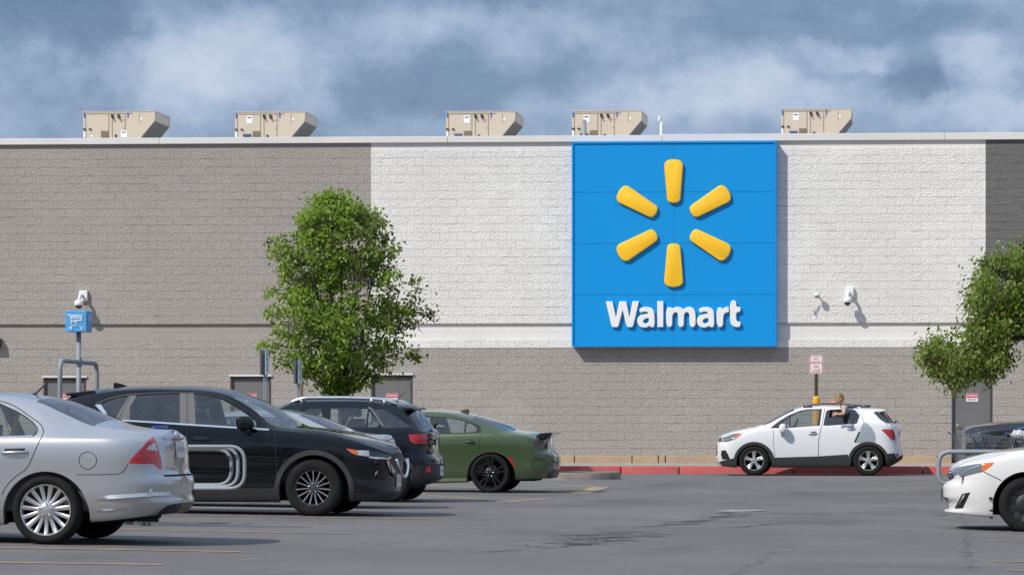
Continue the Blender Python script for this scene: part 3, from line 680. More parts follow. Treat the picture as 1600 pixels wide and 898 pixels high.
# ------------------------------------------------------------------ accessible parking signs, seen nearly edge on
M_GALV = mat('galvanised', (.42, .455, .48), .42, .75, noise=(6, .6, (.33, .36, .385)))
def bay_sign(px, sc, y_top, y_bot, label):
    Y = Yof(px, sc); p = P(px, y_top, Y); g = float(gz(p.x, Y)); z1 = p.z - g; z0 = P(px, y_bot, Y).z - g
    t = thing('bay_sign', label, 'sign', (p.x, Y, g), 'accessible bay signs on perforated posts')
    bm = bmesh.new(); box(bm, -.030, .030, -.030, .030, -.1, z1 - .04)
    for k in range(int((z1 - .1) / .05)):
        box(bm, -.010, .010, -.0325, -.0302, .05 + .05 * k, .072 + .05 * k, mi=1); box(bm, .0302, .0325, -.010, .010, .05 + .05 * k, .072 + .05 * k, mi=1)
    obj('post', fix(bm), [M_GALV, M_DARK], t)
    bm = bmesh.new(); box(bm, -.072, -.032, -.155, .155, z0, z1, .006); obj('back_panel', fix(bm), mat('sign_back', (.10, .105, .11), .5), t)
    bm = bmesh.new(); zz = lambda f: z0 + (z1 - z0) * f
    box(bm, .033, .039, -.155, .155, z0, z1); box(bm, .0392, .0405, -.145, .145, zz(.55), zz(.97), mi=1); box(bm, .0392, .0405, -.07, .07, zz(.16), zz(.47), mi=2)
    for f_ in (.65, .75, .86): box(bm, .0406, .0412, -.09, .09, zz(f_), zz(f_ + .045), mi=0)
    ellipsoid(bm, (.041, 0, zz(.415)), (.002, .018, .022), 8, 6); box(bm, .0406, .0415, -.02, .02, zz(.22), zz(.38))
    obj('face_panel', fix(bm), [mat('face_white', (.7, .74, .74), .4), mat('face_green', (.25, .42, .40), .4), mat('face_blue', (.03, .13, .38), .4)], t)
bay_sign(414.5, 85, 546, 585.5, 'narrow edge on bay sign left of the round tree, nearest of two')
bay_sign(466.5, 76, 562, 599, 'narrow edge on bay sign partly under the round tree, further of two')
Y = Yof(550, 69.5); p = P(550, 600, Y); g = float(gz(p.x, Y)); bm = bmesh.new(); tube(bm, [(0, 0, 0), (0, 0, P(550, 520, Y).z - g)], .036, 10); ellipsoid(bm, (0, 0, P(550, 520, Y).z - g), (.04, .04, .03), 10, 6)
o = obj('metal_post', fix(bm), mat('post_grey', (.16, .165, .175), .5, .4), None, (p.x, Y, g)); tag(o, 'plain grey metal post right of the round tree trunk', 'post')
Y = Yof(471.5, 74); p = P(471.5, 600, Y); g = float(gz(p.x, Y)); bm = bmesh.new(); tube(bm, [(0, 0, 0), (0.0, 0, P(471.5, 594, Y).z - g)], .03, 8); ellipsoid(bm, (0, 0, P(471.5, 594, Y).z - g), (.032, .032, .02), 8, 6)
o = obj('wooden_stake', fix(bm), mat('stake_wood', (.16, .085, .04), .8, noise=(8, .6, (.09, .05, .025))), None, (p.x, Y, g)); tag(o, 'brown wooden stake just right of the further bay sign', 'stake')
# ================================================================== vehicles: a body shell lofted along the car, cut along panel outlines
def pchip(pts):
    pts = sorted(pts); d = []
    for p in pts:
        if not d or p[0] > d[-1][0] + 1e-6: d.append(p)
    x = np.array([p[0] for p in d]); y = np.array([p[1] for p in d]); h = np.diff(x); s = np.diff(y) / h
    m = np.zeros(len(x)); m[0], m[-1] = s[0], s[-1]
    for i in range(1, len(x) - 1):
        if s[i - 1] * s[i] > 0:
            w1, w2 = 2 * h[i] + h[i - 1], h[i] + 2 * h[i - 1]; m[i] = (w1 + w2) / (w1 / s[i - 1] + w2 / s[i])
    def f(q):
        q = np.clip(np.asarray(q, float), x[0], x[-1]); k = np.clip(np.searchsorted(x, q) - 1, 0, len(x) - 2)
        t = (q - x[k]) / h[k]; a, b = y[k], y[k + 1]
        return (2 * t**3 - 3 * t**2 + 1) * a + (t**3 - 2 * t**2 + t) * h[k] * m[k] + (-2 * t**3 + 3 * t**2) * b + (t**3 - t**2) * h[k] * m[k + 1]
    return f
def in_poly(x, z, poly):
    c = False; n = len(poly); j = n - 1
    for i in range(n):
        xi, zi = poly[i]; xj, zj = poly[j]
        if (zi > z) != (zj > z) and x < (xj - xi) * (z - zi) / (zj - zi) + xi: c = not c
        j = i
    return c

GLASS_CLEAR = glass_mat('clear_car_glass', (.72, .79, .77), boost=.08)
GLASS_TINT = glass_mat('tinted_car_glass', (.12, .125, .125), boost=.09)
GLASS_REAR = glass_mat('rear_car_glass', (.32, .36, .37), boost=.06)
M_GAP = mat('panel_gap', (.012, .012, .013), .8)
M_TRIM = mat('black_trim', (.018, .018, .019), .35)
M_GTRIM = mat('grey_pillar_trim', (.10, .098, .095), .25, coat=.6)
M_CHROME = mat('chrome', (.82, .83, .85), .12, 1.0)
M_CLAD = mat('dark_cladding', (.028, .028, .03), .6, noise=(12, .5, (.04, .039, .038)))
M_TYRE = mat('tyre_rubber', (.013, .013, .013), .9, spec=.2, noise=(5, .5, (.022, .021, .020)))
M_UNDER = mat('underbody', (.012, .012, .012), .9)
M_INT = mat('interior_dark', (.09, .088, .085), .8)
M_SEAT = mat('seat_cloth', (.11, .108, .105), .85)
M_SEATL = mat('seat_tan_grey', (.14, .135, .13), .8)
def lens_mat(name, col, rough=.12):
    if name in MATS: return MATS[name]
    m = bpy.data.materials.new(name); m.use_nodes = True; nt = m.node_tree; N, L = nt.nodes, nt.links
    p = N['Principled BSDF']; p.inputs['Roughness'].default_value = rough; p.inputs['Coat Weight'].default_value = 1; p.inputs['Coat Roughness'].default_value = .02
    tc = N.new('ShaderNodeTexCoord'); w = N.new('ShaderNodeTexWave'); w.inputs['Scale'].default_value = 16; w.inputs['Distortion'].default_value = 6; w.inputs['Detail'].default_value = 2
    L.new(tc.outputs['Object'], w.inputs['Vector'])
    x = N.new('ShaderNodeMix'); x.data_type = 'RGBA'; x.inputs[6].default_value = (*col, 1); x.inputs[7].default_value = (*[c * .72 for c in col], 1)
    L.new(w.outputs['Fac'], x.inputs[0]); L.new(x.outputs[2], p.inputs['Base Color']); MATS[name] = m; return m
L_RED = lens_mat('red_lens', (.62, .012, .016)); L_DRED = lens_mat('dark_red_lens', (.16, .012, .016)); L_AMB = lens_mat('amber_lens', (.80, .16, .025)); L_WHT = lens_mat('clear_lens', (.62, .64, .67))
L_HEAD = lens_mat('headlight_lens', (.15, .155, .16)); L_SMOKE = lens_mat('smoked_lens', (.035, .035, .04))
M_PLATE = mat('plate', (.62, .62, .60), .4); M_PLATE_TXT = mat('plate_text', (.10, .11, .2), .5)

class Car:
    def __init__(s, name, label, cat, px0, sc, hw, paint, mid_end=1.25, group=None, deL=.8):
        s.Y = Yof(px0, sc); s.hw = hw; s.paint = paint; s.de = mid_end; s.deL = deL
        p = P(px0, 700, s.Y); s.ox = p.x; s.gz = float(gz(p.x, s.Y))
        s.root = thing(name, label, cat, (s.ox, s.Y + hw, s.gz), group)
        s.cam = Vector((0 - s.ox, 0 - (s.Y + hw), CAMZ - s.gz)); s.ribs = []; s.regs = []; s.doors = []
    def loc(s, px, py, dy=.05):
        p = P(px, py, s.Y + dy); return (p.x - s.ox, p.z - s.gz)
    def pts(s, L, dy): return [s.loc(x, y, dy) for x, y in L]
    def px_of(s, x, dy=.05, z=.7):                     # for writing off-frame points in metres
        return x
    def shell(s, top, rail, belt, bot, left, right, yr, La=.55, Ra=.55, nL=2.6, nR=2.6, side=None, metres=()):
        hw = s.hw
        C = lambda L, dy, nm: pchip([q if nm in metres else s.loc(*q, dy) for q in L])
        T, Rl, B, U = C(top, hw, 'top'), C(rail, .26, 'rail'), C(belt, .06, 'belt'), C(bot, .06, 'bot')
        lp = left if 'left' in metres else s.pts(left, s.deL); rp = right if 'right' in metres else s.pts(right, s.de)
        fz = lambda L: pchip([(z, x) for x, z in L]); xl, xr = fz(lp), fz(rp)
        X0, X1 = min(p[0] for p in lp), max(p[0] for p in rp)
        rl, rr = max(p[0] for p in lp) - X0, X1 - min(p[0] for p in rp)
        LbL, LbR = max(.6, 2.6 * rl), max(.6, 2.6 * rr)
        e = (1 - np.cos(np.linspace(0, math.pi / 2, 20)))           # dense at the tips
        xs_ = np.concatenate([X0 + La * e, np.arange(X0 + La + .05, X1 - Ra - .03, .05), (X1 - Ra * e)[::-1]])
        bL = lambda x: np.clip(1 - (x - X0) / LbL, 0, 1) ** 2
        bR = lambda x: np.clip(1 - (X1 - x) / LbR, 0, 1) ** 2
        def sheared(x, z): return x + (xl(z) - X0) * bL(x) + (xr(z) - X1) * bR(x)
        s.sheared = sheared
        def solve(f):
            z = f(xs_)
            for _ in range(25): z = .5 * z + .5 * f(sheared(xs_, z))
            return z
        zt, zr, ze, zb = solve(T), solve(Rl), solve(B), solve(U)
        zr = np.minimum(zr, zt - .002); ze = np.minimum(ze, zr - .004); zb = np.minimum(zb, ze - .05)
        cap = lambda d, R, n: (1 - np.clip(1 - d / R, 0, 1) ** n) ** (1 / n)
        W = hw * (1 - .035 * np.abs((xs_ - (X0 + X1) / 2) / ((X1 - X0) / 2)) ** 4) * cap(xs_ - X0, La, nL) * cap(X1 - xs_, Ra, nR)
        yrf = pchip([(q[0] if 'yr' in metres else s.loc(q[0], 700, .26)[0], q[1]) for q in yr]); fr = yrf(xs_); YR = W * fr
        h = ze - zb; c = []
        sd = side or [(.945, .10), (.985, .36), (1.0, .62), (.997, .82), (.982, .965)]
        c.append((0 * W, zb + .06)); c.append((.5 * W, zb + .055)); c.append((.84 * W, zb + .012)); c.append((.915 * W, zb + .0))
        for a, b in sd: c.append((a * W, zb + b * h))
        c.append((.955 * W, ze + .006))
        gh = zr - ze
        for t in (.30, .68): c.append(((.948 * W) * (1 - t) + YR * t + .018 * np.minimum(gh, .3) * 4 * t * (1 - t), ze + gh * t))
        c.append((YR + .012 * cap(xs_ - X0, La, nL), zr - .028 * np.clip(gh / .2, .1, 1))); c.append((YR - .035 * fr, zr + .010 * np.clip((zt - zr) / .05, 0, 1)))
        for k in (.62, .3, 0): c.append((YR * k, zr + (zt - zr) * (1 - k * k)))
        K = len(c); CP = np.stack([np.stack(v, -1) for v in c], 1)      # stations x K x 2
        ext = np.concatenate([CP[:, 1:2] * [-1, 1], CP, CP[:, -2:-1] * [-1, 1]], 1)
        out = []; SPN = 5
        for i in range(K - 1):
            P0, P1, P2, P3 = (ext[:, i + k] for k in range(4))
            for q in range(SPN):
                t = q / SPN; out.append(((1 - t)**3 * P0 + (3*t**3 - 6*t**2 + 4) * P1 + (-3*t**3 + 3*t**2 + 3*t + 1) * P2 + t**3 * P3) / 6)
        out.append((ext[:, K - 1] + 4 * ext[:, K] + ext[:, K + 1]) / 6)
        R = np.stack(out, 1); nS, nR_ = R.shape[:2]
        s.jrail = int((K - 4.35) * SPN); s.jund = int(2.6 * SPN)
        y, z = -R[..., 0], R[..., 1]; x = sheared(xs_[:, None] * np.ones_like(z), z)
        y[:, 0] = 0; y[:, -1] = 0
        V = np.stack([x, y, z], -1)
        # normals on the grid with the mirrored half taken into account
        ex = np.concatenate([V[:, 1:2] * [1, -1, 1], V, V[:, -2:-1] * [1, -1, 1]], 1)
        dj = ex[:, 2:] - ex[:, :-2]; di = np.gradient(V, axis=0)
        n = np.cross(dj, di); L = np.linalg.norm(n, axis=-1, keepdims=True); n = n / np.where(L < 1e-12, 1, L)
        cen = np.array([(X0 + X1) / 2, 0, .6]); 
        if (n * (V - cen)).sum() < 0: n = -n
        for i in (0, nS - 1): n[i] = (-1 if i == 0 else 1, 0, 0)
        s.V, s.Nn = V, n.reshape(-1, 3); vv = V.reshape(-1, 3)
        idx = lambda i, j: i * nR_ + j; tri = []; quads = []
        for i in range(nS - 1):
            for j in range(nR_ - 1):
                a, b, c_, d = idx(i, j), idx(i + 1, j), idx(i + 1, j + 1), idx(i, j + 1)
                quads.append((a, d, c_, b, j)); tri += [(a, d, c_), (a, c_, b)]
        va = vv[np.array(tri)]; fn = np.cross(va[:, 1] - va[:, 0], va[:, 2] - va[:, 0])
        if (fn * s.Nn[np.array(tri)[:, 0]]).sum() < 0:
            tri = [(a, c_, b) for a, b, c_ in tri]; quads = [(a, d, c_, b, j) for a, b, c_, d, j in quads]
        s.tri = tri; s.vl = [Vector(v) for v in vv]; s.bvh = BVHTree.FromPolygons(s.vl, tri); s.quads = quads
        s.X0, s.X1 = X0, X1; s.bl, s.rl, s.tl, s.ul = B, Rl, T, U
    def hit(s, px, py):                                   # photo pixel -> point of the near half of the shell
        d = ray(px, py).normalized(); h = s.bvh.ray_cast(s.cam, d)
        if h[0] is None:
            x, z = s.loc(px, py, .05); return Vector((x, -s.hw, z))
        return h[0]
    def xz(s, L, rounds=0):
        P_ = [(lambda h: (h.x, h.z))(s.hit(*q)) for q in L]
        return chaikin(P_, rounds) if rounds else P_
    def side_pt(s, x, z, off=0.0):                         # point of the near side at (x, z)
        h = s.bvh.ray_cast(Vector((x, -5, z)), Vector((0, 1, 0)))
        if h[0] is None:
            q = s.bvh.find_nearest(Vector((x, -s.hw, z))); return q[0] + s.normal(q[0]) * off
        return h[0] + s.normal(h[0]) * off
    def normal(s, co):
        l, n, i, d = s.bvh.find_nearest(co); a, b, c = s.tri[i]
        v = barycentric_transform(l, s.vl[a], s.vl[b], s.vl[c], *[Vector(s.Nn[k]) for k in (a, b, c)])
        return v.normalized() if v.length > 1e-9 else n
    def region(s, name, mat_, L, rounds=0, off=0.0, raw=False, label=None, **kw):
        s.regs.append(dict(name=name, mat=mat_, poly=(L if raw else s.xz(L, rounds)), off=off, label=label, **kw))
    def arch(s, px, py, r, clad=0.0, cx=None, cz=None, off=.010, lip=None):
        x, z = s.loc(px, py, .02) if cx is None else (cx, cz)
        def pol(r):
            return [(x + r * cos(t), z + r * sin(t)) for t in np.linspace(math.pi, 0, 25)] + [(x + r, -.3), (x - r, -.3)]
        s.region('hole', None, pol(r), raw=True)
        if clad: s.region('cladding', M_CLAD, pol(r + clad), raw=True, off=off)
        s.wells = getattr(s, 'wells', []) + [(x, z, r)]
        s.arcs = getattr(s, 'arcs', []) + [(x, z, r + clad, lip)]
    def rib(s, L, w, mi, off=.002, rounds=0, raw=False, closed=False, both=True):
        s.ribs.append((L if raw else s.xz(L), w, mi, off, rounds, closed, both))
    def ribbon(s, bm, poly, w, mi, off, rounds, closed, sgn=1):
        pts = [Vector(p) for p in (chaikin(poly, rounds, closed) if rounds else poly)]
        if closed: pts.append(pts[0])
        q = [pts[0]]
        for a, b in zip(pts, pts[1:]):
            n = max(1, int((b - a).length / .03)); q += [a.lerp(b, k / n) for k in range(1, n + 1)]
        pr = None
        for i, p in enumerate(q):
            a, b = q[max(i - 1, 0)], q[min(i + 1, len(q) - 1)]
            if closed and i in (0, len(q) - 1): a, b = q[-2], q[1]
            t = (b - a)
            if t.length < 1e-7: continue
            t.normalize(); n = Vector((-t.y, t.x)) * w / 2
            vs = []
            for c in (p + n, p - n):
                h = s.side_pt(c.x, c.y, off); vs.append(bm.verts.new((h.x, h.y * sgn, h.z)))
            if pr:
                f = bm.faces.new((pr[0], pr[1], vs[1], vs[0])) if sgn > 0 else bm.faces.new((pr[0], vs[0], vs[1], pr[1]))
                f.material_index = mi; f.smooth = True
            pr = vs
    def build(s, extra_mats=()):
        bm = bmesh.new(); vs = [bm.verts.new(v) for v in s.vl]; ly = bm.faces.layers.int.new('ring')
        for a, b, c, d, j in s.quads:
            q = []
            for k in (a, b, c, d):
                if not any((vs[k].co - o.co).length < 1e-7 for o in q): q.append(vs[k])
            if len(q) < 3: continue
            f = bm.faces.new(q); f[ly] = j
        bm.normal_update()
        def cut(p, q):
            d = Vector((q[0] - p[0], q[1] - p[1]))
            if d.length < 1e-6: return
            x0, x1 = min(p[0], q[0]) - .004, max(p[0], q[0]) + .004; z0, z1 = min(p[1], q[1]) - .004, max(p[1], q[1]) + .004
            fs = []
            for f in bm.faces:
                if f[ly] < s.jund - 6: continue
                v = [w.co for w in f.verts]
                if max(c.x for c in v) < x0 or min(c.x for c in v) > x1 or max(c.z for c in v) < z0 or min(c.z for c in v) > z1: continue
                fs.append(f)
            if fs:
                g = list({e for f in fs for e in f.edges}) + list({v for f in fs for v in f.verts}) + fs
                bmesh.ops.bisect_plane(bm, geom=g, dist=1e-5, plane_co=(p[0], 0, p[1]), plane_no=(d.y, 0, -d.x))
        for r in s.regs:
            P_ = r['poly']
            for a, b in zip(P_, P_[1:] + P_[:1]): cut(a, b)
        for g in getattr(s, 'screens', []):
            for xx in g[2:4]:
                fs = [f for f in bm.faces if f[ly] >= s.jrail - 1 and min(v.co.x for v in f.verts) < xx < max(v.co.x for v in f.verts)]
                if fs: bmesh.ops.bisect_plane(bm, geom=list({e for f in fs for e in f.edges}) + list({v for f in fs for v in f.verts}) + fs, dist=1e-5, plane_co=(xx, 0, 0), plane_no=(1, 0, 0))
        groups = {}
        bb = [(min(p[0] for p in r['poly']), max(p[0] for p in r['poly'])) for r in s.regs]
        for f in bm.faces:
            c = f.calc_center_median(); key = 'body'
            for k, r in enumerate(s.regs):
                if bb[k][0] <= c.x <= bb[k][1] and in_poly(c.x, c.z, r['poly']) and (f[ly] >= s.jund - 3 or (r['name'] == 'hole' and -c.y > .45 * s.hw)): key = k; break
            if key == 'body':
                for k, g in enumerate(getattr(s, 'screens', [])):
                    if f[ly] >= s.jrail and g[2] <= c.x <= g[3]: key = ('scr', k); break
                if key == 'body' and f[ly] < s.jund - 2: key = 'under'
            groups.setdefault(key, []).append([tuple(v.co) for v in f.verts])
        bm.free()
        def mesh(name, faces, mats, parent, off=0.0, sides=(1, -1), label=None, ribs=False, pre=None):
            b = bmesh.new()
            for sg in sides:
                vm = {}
                for F_ in faces:
                    q = []
                    for co in F_:
                        k = tuple(round(c, 5) for c in co)
                        if k not in vm: vm[k] = b.verts.new((co[0], co[1] * sg, co[2]))
                        if vm[k] not in q: q.append(vm[k])
                    if len(q) >= 3:
                        try: b.faces.new(q if sg > 0 else q[::-1])
                        except ValueError: pass
            if len(sides) == 2: bmesh.ops.remove_doubles(b, verts=[v for v in b.verts if abs(v.co.y) < 1e-4], dist=2e-4)
            nv = len(b.verts); 
            if ribs:
                for (pl, w, mi, of, rd, cl, both) in s.ribs:
                    for sg in ((1, -1) if both else (1,)): s.ribbon(b, pl, w, mi, of, rd, cl, sg)
            b.normal_update(); me = bpy.data.meshes.new(name); b.to_mesh(me); b.free(); nor = []
            for v in me.vertices:
                sg = 1 if v.co.y <= 0 else -1; n = s.normal(Vector((v.co.x, v.co.y * sg, v.co.z))); nor.append(Vector((n.x, n.y * sg, n.z)))
            if off:
                for v, n in zip(me.vertices, nor): v.co += n * off
            me.polygons.foreach_set('use_smooth', [True] * len(me.polygons))
            me.normals_split_custom_set_from_vertices([tuple(n) for n in nor])
            o = obj(name, me, mats, parent)
            if label: o['label'] = label
            return o
        s.body = mesh('body', groups.get('body', []), [s.paint, M_GAP, M_TRIM, M_CHROME, M_GTRIM] + list(extra_mats), s.root, ribs=True)
        if 'under' in groups: mesh('underside', groups['under'], M_UNDER, s.root)
        for k, g in enumerate(getattr(s, 'screens', [])):
            if ('scr', k) in groups: mesh(g[0], groups[('scr', k)], g[1], s.root)
        doors = {}
        order = sorted([k for k in groups if isinstance(k, int)], key=lambda k: 0 if s.regs[k]['name'] == 'door' else 1)
        for k in order:
            r = s.regs[k]
            if r['name'] == 'hole': continue
            sides = (1,) if r.get('near') else (1, -1)
            if r.get('open'): mesh('window', groups[k], GLASS_TINT, s.root, 0, (-1,))
            elif r.get('merge') or r['name'] in ('cladding',):
                for sg in sides: mesh(r['name'], groups[k], r['mat'], s.root, r['off'], (sg,), r['label'])
            else:
                for sg in sides:
                    cx_ = sum(p[0] for p in r['poly']) / len(r['poly']); par = s.root
                    if r.get('door') is not None and (r['door'], sg) in doors: par = doors[(r['door'], sg)]
                    o = mesh(r['name'], groups[k], r['mat'], par, r['off'], (sg,), r['label'])
                    if r['name'] == 'door': doors[(r.get('id'), sg)] = o
        s.door_objs = doors
        # wheel wells
        for x, z, R_ in getattr(s, 'wells', []):
            n = 24; R_ += .012
            for sg in (1, -1):
                b = bmesh.new(); ro, ri = [], []
                for k in range(n + 1):
                    t = math.pi * 1.12 * k / n - .06 * math.pi; c = (x + R_ * cos(t), z + R_ * sin(t)); h = s.side_pt(x + (R_ - .012) * cos(t), max(z + (R_ - .012) * sin(t), .25))
                    ro.append(b.verts.new((c[0], (h.y + .012) * sg, c[1]))); ri.append(b.verts.new((c[0], -(s.hw - .42) * sg, c[1])))
                for k in range(n): b.faces.new((ro[k], ro[k + 1], ri[k + 1], ri[k]))
                b.faces.new(ri)
                obj('wheel_well', fix(b), M_UNDER, s.root)
        for x, z, R_, lip in getattr(s, 'arcs', []):       # folded lip round the arch
            w_ = s.wells[s.arcs.index((x, z, R_, lip))][2]
            for sg in (1, -1):
                b = bmesh.new(); pr = None
                for t in np.linspace(math.pi * 1.03, -math.pi * .03, 41):
                    h = s.side_pt(x + w_ * cos(t), z + w_ * sin(t), .012 if R_ > w_ else .003)
                    a = b.verts.new((h.x, h.y * sg, h.z)); c = b.verts.new((x + (w_ - .008) * cos(t), (h.y + .05) * sg, z + (w_ - .008) * sin(t)))
                    if pr: b.faces.new((pr[0], pr[1], c, a))
                    pr = (a, c)
                obj('arch_lip', fix(b), M_CLAD if R_ > w_ else s.paint, s.root)
        b = bmesh.new(); box(b, s.X0 + .35, s.X1 - .35, -.52 * s.hw, .52 * s.hw, .20, .45, .04); obj('chassis', fix(b), M_UNDER, s.root)
    def wheel(s, x, z, r, style, width=.215, y=None):
        yo = -(s.hw - .012) if y is None else y
        proto = make_wheel(r, style, width)
        for sg in (1, -1):
            w = proto if sg > 0 else copy_tree(proto)
            w.parent = s.root; w.location = (x, yo * sg, z)
            if sg < 0: w.rotation_euler = (0, 0, math.pi)
        return proto
    def cabin(s, x0, x1, front, rear, zfl=None, steer=None, face=-1, seatm=None, hb=.0):
        """x0..x1 cabin length, front / rear = x of the seat backs, face = direction the car points along x"""
        b = bmesh.new(); zf_ = float(s.bl((x0 + x1) / 2)) - .16 if zfl is None else zfl
        box(b, x0, x1, -.86 * s.hw, .86 * s.hw, .3, zf_, .05); obj('cabin_floor', fix(b), M_INT, s.root)
        for xx, n in ((front, 2), (rear, 2)):
            if xx is None: continue
            for sg in (-1, 1):
                b = bmesh.new(); zt = min(zf_ + .42 + hb, float(s.rl(xx)) - .16); y = .42 * s.hw * sg
                lean = -face * .16
                prism(b, chaikin([(xx, zf_ - .2), (xx + lean, zt - .1), (xx + lean * 1.1 - face * .09, zt - .1), (xx - face * .13, zf_ - .2)], 1), y - .24, y + .24, bev=.05)
                o = obj('seat', fix(b), seatm or M_SEAT, s.root); smooth(o, 60)
                b = bmesh.new(); box(b, xx + lean - face * .0 - .05, xx + lean + .05, y - .13, y + .13, zt - .07, zt + .115, .04)
                smooth(obj('headrest', fix(b), seatm or M_SEAT, o), 60)
        if steer is not None:
            b = bmesh.new(); yy = .42 * s.hw * face                                    # left side of the car
            n = 24
            ring = [(steer + .08 * face * -sin(2 * math.pi * k / n) * 1.0, yy + .18 * cos(2 * math.pi * k / n), zf_ + .14 + .165 * sin(2 * math.pi * k / n)) for k in range(n + 1)]
            tube(b, ring, .016, 8, cap=False); tube(b, [(steer, yy, zf_ + .14), (steer + face * .2, yy, zf_ + .05)], .03, 8); obj('steering_wheel', fix(b), M_TRIM, s.root)
            b = bmesh.new(); box(b, min(steer + face * .12, steer + face * .75), max(steer + face * .12, steer + face * .75), -.8 * s.hw, .8 * s.hw, .4, zf_ + .11, .06); smooth(obj('dashboard', fix(b), M_INT, s.root), 60)
    def handle(s, L, m, door=None, far=True):
        (x0, z0), (x1, z1) = s.xz(L)
        for sg in ((1, -1) if far else (1,)):
            b = bmesh.new(); n = 9; pts, rs = [], []
            for k in range(n):
                t = k / (n - 1); x, z = x0 + (x1 - x0) * t, z0 + (z1 - z0) * t; h = s.side_pt(x, z, .010 + .022 * sin(math.pi * t) ** .6)
                pts.append((h.x, h.y * sg, h.z)); rs.append(.009 + .006 * sin(math.pi * t))
            tube(b, pts, rs, 8)
            for v in b.verts: pass
            par = s.door_objs.get((door, sg), s.root); o = obj('handle', fix(b), m, par)
            b = bmesh.new(); s_ = s.ribs; s.ribbon(b, [(x0 + .03, z0 + .012), (x1 - .03, z1 + .012)], .05, 0, .0015, 0, False, sg); obj('handle_recess', b, M_TRIM if m is not M_CHROME else M_GAP, par)
    def mirror(s, px, py, w, h, d, m, m2=None, drop=.06, face=-1):
        x, z = s.loc(px, py, -.08); q = s.side_pt(x, z - h * .35)
        for sg in (1, -1):
            b = bmesh.new(); y = (q.y - .13) * sg
            vs0 = set()
            ellipsoid(b, (0, 0, 0), (1, 1, 1), 18, 12)
            for v in b.verts:
                c = v.co; k = 3.0; l = (abs(c.x)**k + abs(c.y)**k + abs(c.z)**k) ** (1 / k); c /= l
                c.x *= w / 2 * (1 - .15 * c.z); c.y *= d / 2; c.z *= h / 2 * (1 - .12 * c.x * face)
                v.co = Vector((x + c.x, y + c.y, z + c.z))
            o = obj('side_mirror', fix(b), m, s.root); smooth(o)
            b = bmesh.new(); tube(b, [(x, (q.y - .10) * sg, z - h * .42), (x + .02 * face, (q.y - .05) * sg, z - h * .5 - drop * .4), (x + .03 * face, (q.y + .03) * sg, z - h * .5 - drop)], [.035, .03, .035], 10); obj('mirror_foot', fix(b), m2 or m, o)
            b = bmesh.new(); xx = x - face * w * .47
            prism_x = [b.verts.new((xx, y + d * .40 * cos(t), z + h * .38 * sin(t))) for t in np.linspace(0, 2 * math.pi, 17)[:-1]]; b.faces.new(prism_x); obj('mirror_glass', fix(b), M_CHROME, o)
    def plate(s, end, z, w=.305, h=.155, text='', tilt=0, m=None):
        d = 1 if end == 'right' else -1
        hh = s.bvh.ray_cast(Vector((d * 9, -.02, z)), Vector((-d, 0, 0)))
        x = (hh[0].x if hh[0] else (s.X1 if d > 0 else s.X0)) + d * .012
        b = bmesh.new(); box(b, -.008, .004, -w / 2, w / 2, -h / 2, h / 2)
        for v in b.verts: v.co.x *= d
        if text:
            me = text_mesh(text, h * .42); n0 = len(b.faces); nv = len(b.verts); b.from_mesh(me); b.verts.ensure_lookup_table(); b.faces.ensure_lookup_table(); bpy.data.meshes.remove(me)
            M_ = Matrix.Rotation(rad(90 * d), 4, 'Z') @ Matrix.Rotation(rad(90), 4, 'X')
            for v in b.verts[nv:]: v.co = M_ @ v.co; v.co.x = d * .0055
            for f in b.faces[n0:]: f.material_index = 1
        o = obj('number_plate', b, [m or M_PLATE, M_PLATE_TXT], s.root, (x, 0, z)); o.rotation_euler = (0, rad(tilt), 0); return x
    def molding(s, name, L, w, off, m, rounds=1):         # a raised crease standing on the panel
        pts = [Vector(p) for p in chaikin(s.xz(L), rounds, False)]; q = [pts[0]]
        for a, b in zip(pts, pts[1:]):
            n = max(1, int((b - a).length / .03)); q += [a.lerp(b, k / n) for k in range(1, n + 1)]
        for sg in (1, -1):
            b = bmesh.new(); pr = None; N_ = len(q)
            for i, p in enumerate(q):
                t = (q[min(i + 1, N_ - 1)] - q[max(i - 1, 0)]).normalized(); n = Vector((-t.y, t.x)); n = n if n.y > 0 else -n
                k = min(1, i / 6, (N_ - 1 - i) / 6); vs = []
                for u, o in ((.65, -.002), (-.1, off * k), (-.35, -.002)):
                    c = p + n * w * u; h = s.side_pt(c.x, c.y, o); vs.append(b.verts.new((h.x, h.y * sg, h.z)))
                if pr:
                    for j in range(2): b.faces.new((pr[j], vs[j], vs[j + 1], pr[j + 1]))
                pr = vs
            fix(b)
            smooth(obj(name, b, m, s.root), 60)
    def end_strip(s, end, name, z, ya, yb, w, m, off=.006, thick=0, parent=None):
        d = 1 if end == 'right' else -1; b = bmesh.new(); pr = None
        for y in np.linspace(ya, yb, 25):
            q = []
            for zz in (z + w / 2, z - w / 2):
                h = s.bvh.ray_cast(Vector((d * 9, -abs(y) - .004, zz)), Vector((-d, 0, 0)))[0]
                q.append(b.verts.new((h.x + d * off if h else 0, y, zz)) if h else None)
            if None in q: pr = None; continue
            if pr: b.faces.new((pr[0], q[0], q[1], pr[1]))
            pr = q
        bmesh.ops.solidify(b, geom=b.faces[:], thickness=.006); o = obj(name, fix(b), m, parent or s.root); smooth(o, 50); return o

